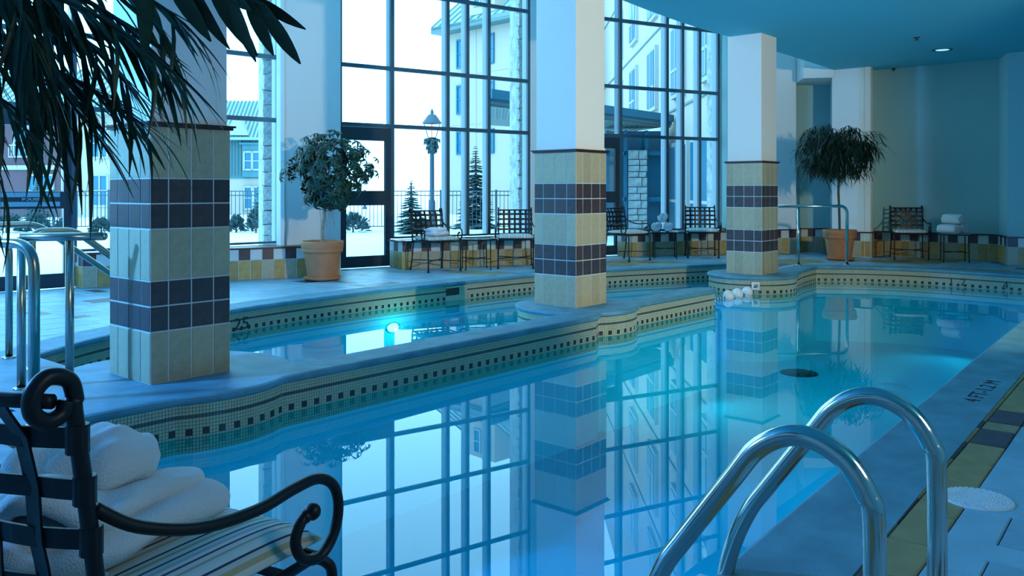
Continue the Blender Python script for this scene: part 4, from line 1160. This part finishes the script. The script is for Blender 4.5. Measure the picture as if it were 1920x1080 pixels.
tube_obj('top_rail', bent([(c0.x, c0.y, 0), (c0.x, c0.y, .80), (c0.x-.1, c0.y+.62, .905), (2.62, 7.05, .905), (3.85, 7.05, -.02), (3.85, 7.05, -1.0)], .08, 6), .0235, M['steel_dull'], rc, 14); flange(rc, c0.x, c0.y)
rd = thing('handrail', 'sloping steel stair rail behind the nearest column, lower one', 'handrail')
tube_obj('top_rail', bent([(2.20, 6.00, 0), (2.20, 6.00, .895), (2.46, 5.98, .895), (3.42, 5.98, .15), (3.42, 5.98, -1.0)], .08, 6), .0235, M['steel_dull'], rd, 14); flange(rd, 2.20, 6.0)
re_ = thing('handrail', 'chrome handrail in front of the weeping fig, right of the farthest column', 'handrail')
q0 = pd(1430, 13.3, .92); q1 = pd(1588, 13.42, .92)
tube_obj('top_rail', bent([q0, q1, (q1.x, q1.y, 0)], .12, 8), .024, M['steel'], re_, 14); flange(re_, q1.x, q1.y)
p = pd(1497, 13.35); tube_obj('post', [(p.x, p.y, 0), (p.x, p.y, .92)], .022, M['steel'], re_, 14); flange(re_, p.x, p.y)

# pool ladder
la = thing('pool_ladder', 'chrome pool ladder with two arched grab rails in the near right foreground', 'ladder')
for X in (1.905, 2.40):
    prof_ = [(.60, -.02), (.60, .42), (.615, .50), (.66, .565), (.73, .60), (.80, .595), (.87, .55), (.93, .47), (1.06, .29), (1.115, .21), (1.165, .10), (1.195, -.02), (1.205, -.2), (1.21, -.9)]
    P = smooth_path([(X, y, zz) for y, zz in prof_], 5); tube_obj('grab_rail', P, .0245, M['steel'], la, 24)
    lathe_obj('escutcheon', [(.05, 0), (.05, .006), (.03, .02), (.026, .02)], M['steel'], la, (X, .60, 0), 20)
for zz in (-.045, -.35, -.62):
    bm = bmesh.new(); abox(bm, (2.1525, 1.24, zz), (.50, .09, .035)); bmesh.ops.bevel(bm, geom=bm.edges[:], offset=.008, segments=2, affect='EDGES'); link('tread', fin(bm, M['plastic']), la)

# skimmer lid
sk = gp(1832, 935); lid = thing('deck_skimmer', 'round pale plastic skimmer lid set in the near deck', 'lid', (sk.x, sk.y, 0))
bm = bmesh.new(); alathe(bm, [(0, .002), (.118, .002), (.124, .0), (.124, -.01)], seg=48); link('disc', fin(bm, M['lid']), lid)
bm = bmesh.new()
for r_i in range(9):
    r = .014+.0125*r_i; m_ = max(4, int(2*PI*r/.02)); 
    for q in range(m_):
        a = 2*PI*(q+.5*(r_i % 2))/m_; abox(bm, (r*math.cos(a), r*math.sin(a), .0035), (.006, .011, .003), a)
stuff(link('raised_pattern', fin(bm, M['lid']), lid))
# drains on the pool floor
def drain(px, py, mat, label, r):
    D = (EYE-FLOOR_MAIN)*F/(py-358); p = pd(px, D, FLOOR_MAIN)
    o = lathe_obj('floor_drain', [(0, .012), (r*.96, .012), (r, .0)], mat, None, seg=32); o.location = p; tag(o, label, 'drain')
drain(1498, 700, M['drain'], 'dark round drain cover on the pool floor', .235)
drain(1674, 726, M['pool'], 'pale round drain cover on the pool floor at right', .19)

# depth marking painted on the coping
a_ = gp(1818, 756); b_ = gp(1868, 712); mid = (a_+b_)/2
text_obj('depth_marking', '4 FT-1.2 M', .12, M['black_paint'], coping, (mid.x, mid.y, .0012), (0, 0, math.atan2(b_.y-a_.y, b_.x-a_.x)), 1.25, .0004)
# mosaic numerals on the pool walls
def wall_text(px, s, size, sx_=1.0, wl=None):
    best = None
    for i in range(n):
        a = Vector(OUT[i]); b = Vector(OUT[(i+1) % n]); L = (b-a).length
        if L < 1e-4: continue
        t_ = along(a, b, px)
        if -1e-3 <= t_ <= L+1e-3:
            p = a+(b-a).normalized()*t_; D = CA*p.x+SA*p.y
            if D > 0 and (best is None or D > best[0]): best = (D, p, math.atan2((b-a).y, (b-a).x))
    D, p, ang = best; nr = Vector((-math.sin(ang), math.cos(ang)))
    text_obj('mosaic_numeral', s, size, M['mos_black'], pool_wall, (p.x+nr.x*.007, p.y+nr.y*.007, -.165), (PI/2, 0, ang+PI), sx_, .002)
wall_text(452, '25', .17, 1.25); wall_text(1784, '1', .15, 1.0); wall_text(1806, '2', .15, 1.0); wall_text(1886, '4', .15, 1.0)
# skimmer mouth in the far wall
sp = None
A_ = gp(849, 536.5)
def on_wall(px):
    best = None
    for i in range(OUT.index(far_arc[0]), OUT.index(far_arc[-1])):
        a = Vector(OUT[i]); b = Vector(OUT[i+1]); L = (b-a).length; t_ = along(a, b, px)
        if 0 <= t_ <= L: best = (a+(b-a).normalized()*t_, math.atan2((b-a).y, (b-a).x))
    return best
p, ang = on_wall(849)
skm = thing('skimmer_mouth', 'square skimmer opening in the far pool wall', 'skimmer', (p.x, p.y, 0), ang)
bm = bmesh.new(); abox(bm, (0, -.03, -.155), (.24, .08, .20)); link('opening', fin(bm, M['drain']), skm)  # solid dark block; its colour stands for the shade inside the recess
bm = bmesh.new(); abox(bm, (-.17, .008, -.155), (.13, .02, .20)); abox(bm, (.0, .010, -.065), (.24, .03, .02)); abox(bm, (.0, .006, -.21), (.24, .02, .08)); link('surround', fin(bm, M['mos']), skm)
# underwater light
p, ang = on_wall(736)
uw = thing('pool_light', 'glowing round underwater light in the far pool wall', 'light', (p.x, p.y, -.47), ang)
lo_ = lathe_obj('lens', [(0, .02), (.07, .016), (.085, .0)], M['pool_lamp'], uw, seg=24); lo_.rotation_euler = (-PI/2, 0, 0); uw.scale = (1, 1, .6)
ri = lathe_obj('bezel', [(.085, .0), (.09, .014), (.105, .012), (.11, 0)], M['steel'], uw, seg=24); ri.rotation_euler = (-PI/2, 0, 0)
nr = Vector((-math.sin(ang), math.cos(ang)))
l = bpy.data.lights.new('pool_light_glow', 'POINT'); l.energy = 7; l.color = (.6, .9, 1); l.shadow_soft_size = .08
lob = link('pool_light_glow', l, None, (p.x+nr.x*.25, p.y+nr.y*.25, -.47))

for k_, (x_, y_, a_) in enumerate(((3.2, 1.23, 0), (6.4, 1.38, 0), (9.6, 1.5, 0), (13.3, 3.0, PI/2), (8.4, 4.70, PI))):  # extra lights added to make the water glow, besides the visible pool light
    t = thing('pool_light', ('added underwater fill light low in the near pool wall by the ladder', 'added underwater fill light in the middle of the near pool wall', 'added underwater fill light at the far part of the near pool wall', 'added underwater fill light in the right end wall', 'added underwater fill light in the dividing wall')[k_], 'light', (x_, y_, -.62), a_)
    q = lathe_obj('lens', [(0, .02), (.07, .016), (.085, .0)], M['pool'], t, seg=20); q.rotation_euler = (-PI/2, 0, 0)
    l = bpy.data.lights.new('pool_light_glow', 'SPOT'); l.energy = 22; l.color = (.40, .75, 1); l.shadow_soft_size = .08; l.spot_size = math.radians(150); l.spot_blend = .9
    lob = link('pool_light_glow', l, None, (x_-.06*math.sin(a_), y_+.06*math.cos(a_), -.66)); lob.rotation_euler = (PI/2, 0, a_)

# lane rope floats
rope = thing('lane_rope', 'black and white lane rope with three white float balls', 'rope')
pts_ = [gp(1326, 571, WATER), gp(1346, 564, WATER), gp(1366, 560, WATER), gp(1383, 556, WATER), gp(1401, 552.2, WATER), gp(1411, 549, WATER)]
pts_ = [Vector((p.x, p.y, WATER+.02)) for p in pts_]; pts_[-1].z = WATER+.10
pts_[0] = Vector((9.33, 4.87, -.20))
P = smooth_path(pts_, 8); bm = bmesh.new(); atube(bm, P, .013, 8)
k_ = 0
for i, f in enumerate(bm.faces): f.material_index = (i//8) % 2
link('cord', fin(bm, [M['black_paint'], M['plastic']]), rope)
for i in (2, 3, 4):
    bm = bmesh.new(); bmesh.ops.create_uvsphere(bm, u_segments=20, v_segments=12, radius=.075, matrix=Matrix.Translation((pts_[i].x, pts_[i].y, WATER+.035))); link('float_ball', fin(bm, M['plastic'], True), rope)
ac = gp(1418, 537.5, -.12); d_ = Vector((ac.x-p3[0], ac.y-p3[1])).normalized()
anc = thing('rope_anchor', 'small white rope anchor cup in the farthest pedestal wall', 'anchor', (p3[0]+d_.x*.605, p3[1]+d_.y*.605, -.125), math.atan2(d_.y, d_.x)+PI/2)
q = lathe_obj('cup', [(.075, .0), (.075, .018), (.045, .02), (.04, .004), (0, .004)], M['plastic'], anc, seg=4); q.rotation_euler = (PI/2, PI/4, 0)
q = lathe_obj('hook', [(.0, .03), (.02, .03), (.02, .0)], M['steel_dull'], anc, seg=12); q.rotation_euler = (PI/2, 0, 0)

# ceiling fittings
dl = pd(1767, (CEIL-EYE)*F/(358-93.5), CEIL); t = thing('recessed_downlight', 'round recessed downlight in the teal-tinted ceiling', 'light', tuple(dl))
lathe_obj('ring', [(.10, -.002), (.135, -.008), (.15, -.002), (.15, .0)], M['drain'], t, seg=28); lathe_obj('lens', [(0, -.004), (.10, -.003)], M['lamp_glow'], t, seg=24)
for px, py, lb in ((1719, 70, 'sprinkler head in the ceiling, left of the downlight'), (1676, 128, 'sprinkler head in the ceiling near the right wall')):
    p = pd(px, (CEIL-EYE)*F/(358-py), CEIL); o = lathe_obj('sprinkler_head', [(.05, 0), (.04, -.008), (.012, -.012), (.012, -.035), (.03, -.037), (.03, -.041), (0, -.041)], M['drain'], None, seg=16); o.location = p; tag(o, lb, 'sprinkler', 'ceiling sprinkler heads')

# ------------------------------------------------------------------ foreground palm
pt = thing('potted_palm', 'dark green palm whose fronds hang across the top left corner', 'plant', cw(-1.95, 2.0, 0))
base = pt.location.copy()
lathe_obj('pot', [(0, 0), (.17, 0), (.20, .05), (.24, .38), (.27, .40), (.27, .44), (.25, .44), (.22, .38), (0, .38)], M['clay'], pt, seg=28)
tube_obj('trunk', smooth_path([(0, 0, .36), (.02, 0, .7), (0, .02, 1.1)], 4), .04, M['stem'], pt, 8)
crown = base+Vector((0, 0, 1.1))
rn = random.Random(77)
leaf_meshes = {}
def leaflet_mesh(kind, v):
    k = (kind, v)
    if k not in leaf_meshes:
        bm = bmesh.new(); W = {'broad': .21, 'narrow': .050}[kind]
        dr = (.10, .28, .45, .6)[v]
        leaf_blade(bm, Vector((0, 0, 0)), Vector((0, 1, 0)), Vector((0, 0, 1)), 1.0, W, dr, 7, 0, .3); leaf_meshes[k] = fin(bm, M['palm'], True)
    return leaf_meshes[k]
def frond(pts, kind, L0, L1, count, hang, spread=1.0, start=.25, sides=(-1, 1)):
    """pts = survey points (px, py, D) of the rachis"""
    W = [pd(px, D, EYE-(py-358)*D/F)-base for px, py, D in pts]
    P = smooth_path([crown-base]+W, 8); f_ = tube_obj('frond', P, [.009*(1-.8*i/len(P)) for i in range(len(P))], M['stem'], pt, 6)
    N = len(P)
    for q in range(count):
        f = start+(1-start)*(q+.5)/count
        i = min(N-2, int(f*(N-1))); p = P[i].lerp(P[i+1], f*(N-1)-i); tg = (P[i+1]-P[i]).normalized()
        for sd in sides:
            side = tg.cross(Vector((0, 0, 1))).normalized()*sd
            d = (side*spread*rn.uniform(.7, 1.1)+tg*rn.uniform(.7, 1.2)*(1 if kind == 'narrow' else .45+.8*f*f)+Vector((0, 0, -hang*rn.uniform(.6, 1.3)))).normalized()
            L = (L0+(L1-L0)*(q/count))*rn.uniform(.85, 1.12)*(1-.25*abs(f-.6))
            y = d; z_ = Vector((0, 0, 1)); x = y.cross(z_).normalized(); z_ = x.cross(y)
            m = Matrix((x, y, z_)).transposed().to_4x4() @ Matrix.Rotation((rn.uniform(-.5, .5) if kind == 'narrow' else PI/2+rn.uniform(-.55, .55)), 4, 'Y'); m.translation = p
            o = link('leaflet', leaflet_mesh(kind, rn.randrange(4)), f_); o.matrix_local = m @ Matrix.Diagonal((L, L, L, 1))
frond([(60, -140, 1.25), (260, -75, 1.2), (400, -35, 1.18), (495, 10, 1.16)], 'broad', .125, .10, 7, 1.5, .15, .45, (-1,))
frond([(60, -144, 1.27), (260, -79, 1.22), (400, -38, 1.20), (490, 0, 1.18)], 'broad', .09, .075, 4, .25, .5, .70, (1,))
frond([(-60, -60, 1.5), (90, -30, 1.45), (210, 30, 1.4), (300, 110, 1.36)], 'narrow', .24, .17, 19, .12, .42, .30)
frond([(-120, -30, 1.7), (20, 0, 1.6), (140, 60, 1.5), (240, 160, 1.44)], 'narrow', .26, .19, 19, .12, .42, .30)
frond([(-150, 0, 1.7), (-20, 50, 1.55), (80, 130, 1.48), (160, 230, 1.42)], 'narrow', .24, .18, 18, .15, .42, .30)
frond([(-150, -60, 1.6), (-20, -30, 1.45), (50, 60, 1.38), (85, 200, 1.34)], 'narrow', .22, .17, 13, .3, .40, .30)
frond([(-180, 60, 1.5), (-90, 120, 1.4), (-40, 230, 1.32), (-5, 330, 1.28)], 'narrow', .18, .13, 10, .5, .45, .35)
frond([(-40, -110, 1.6), (100, -75, 1.5), (230, -30, 1.45), (330, 30, 1.42)], 'narrow', .24, .18, 17, .12, .42, .30)
frond([(-200, 90, 1.9), (-60, 90, 1.8), (60, 120, 1.75), (170, 160, 1.7)], 'narrow', .28, .22, 16, .10, .42, .30)
frond([(-160, -90, 1.45), (-60, -60, 1.4), (20, -10, 1.35), (60, 80, 1.3)], 'narrow', .2, .16, 16, .35, .45, .30)
frond([(-150, 60, 1.6), (0, 90, 1.5), (140, 150, 1.45), (270, 235, 1.4)], 'narrow', .20, .15, 16, .05, .38, .30)
frond([(-100, -50, 1.45), (60, -20, 1.38), (200, 40, 1.34), (330, 140, 1.3)], 'narrow', .17, .13, 16, .10, .40, .30)
frond([(-160, 120, 1.4), (-80, 140, 1.35), (0, 190, 1.3), (70, 270, 1.27)], 'narrow', .17, .12, 11, .12, .42, .35)
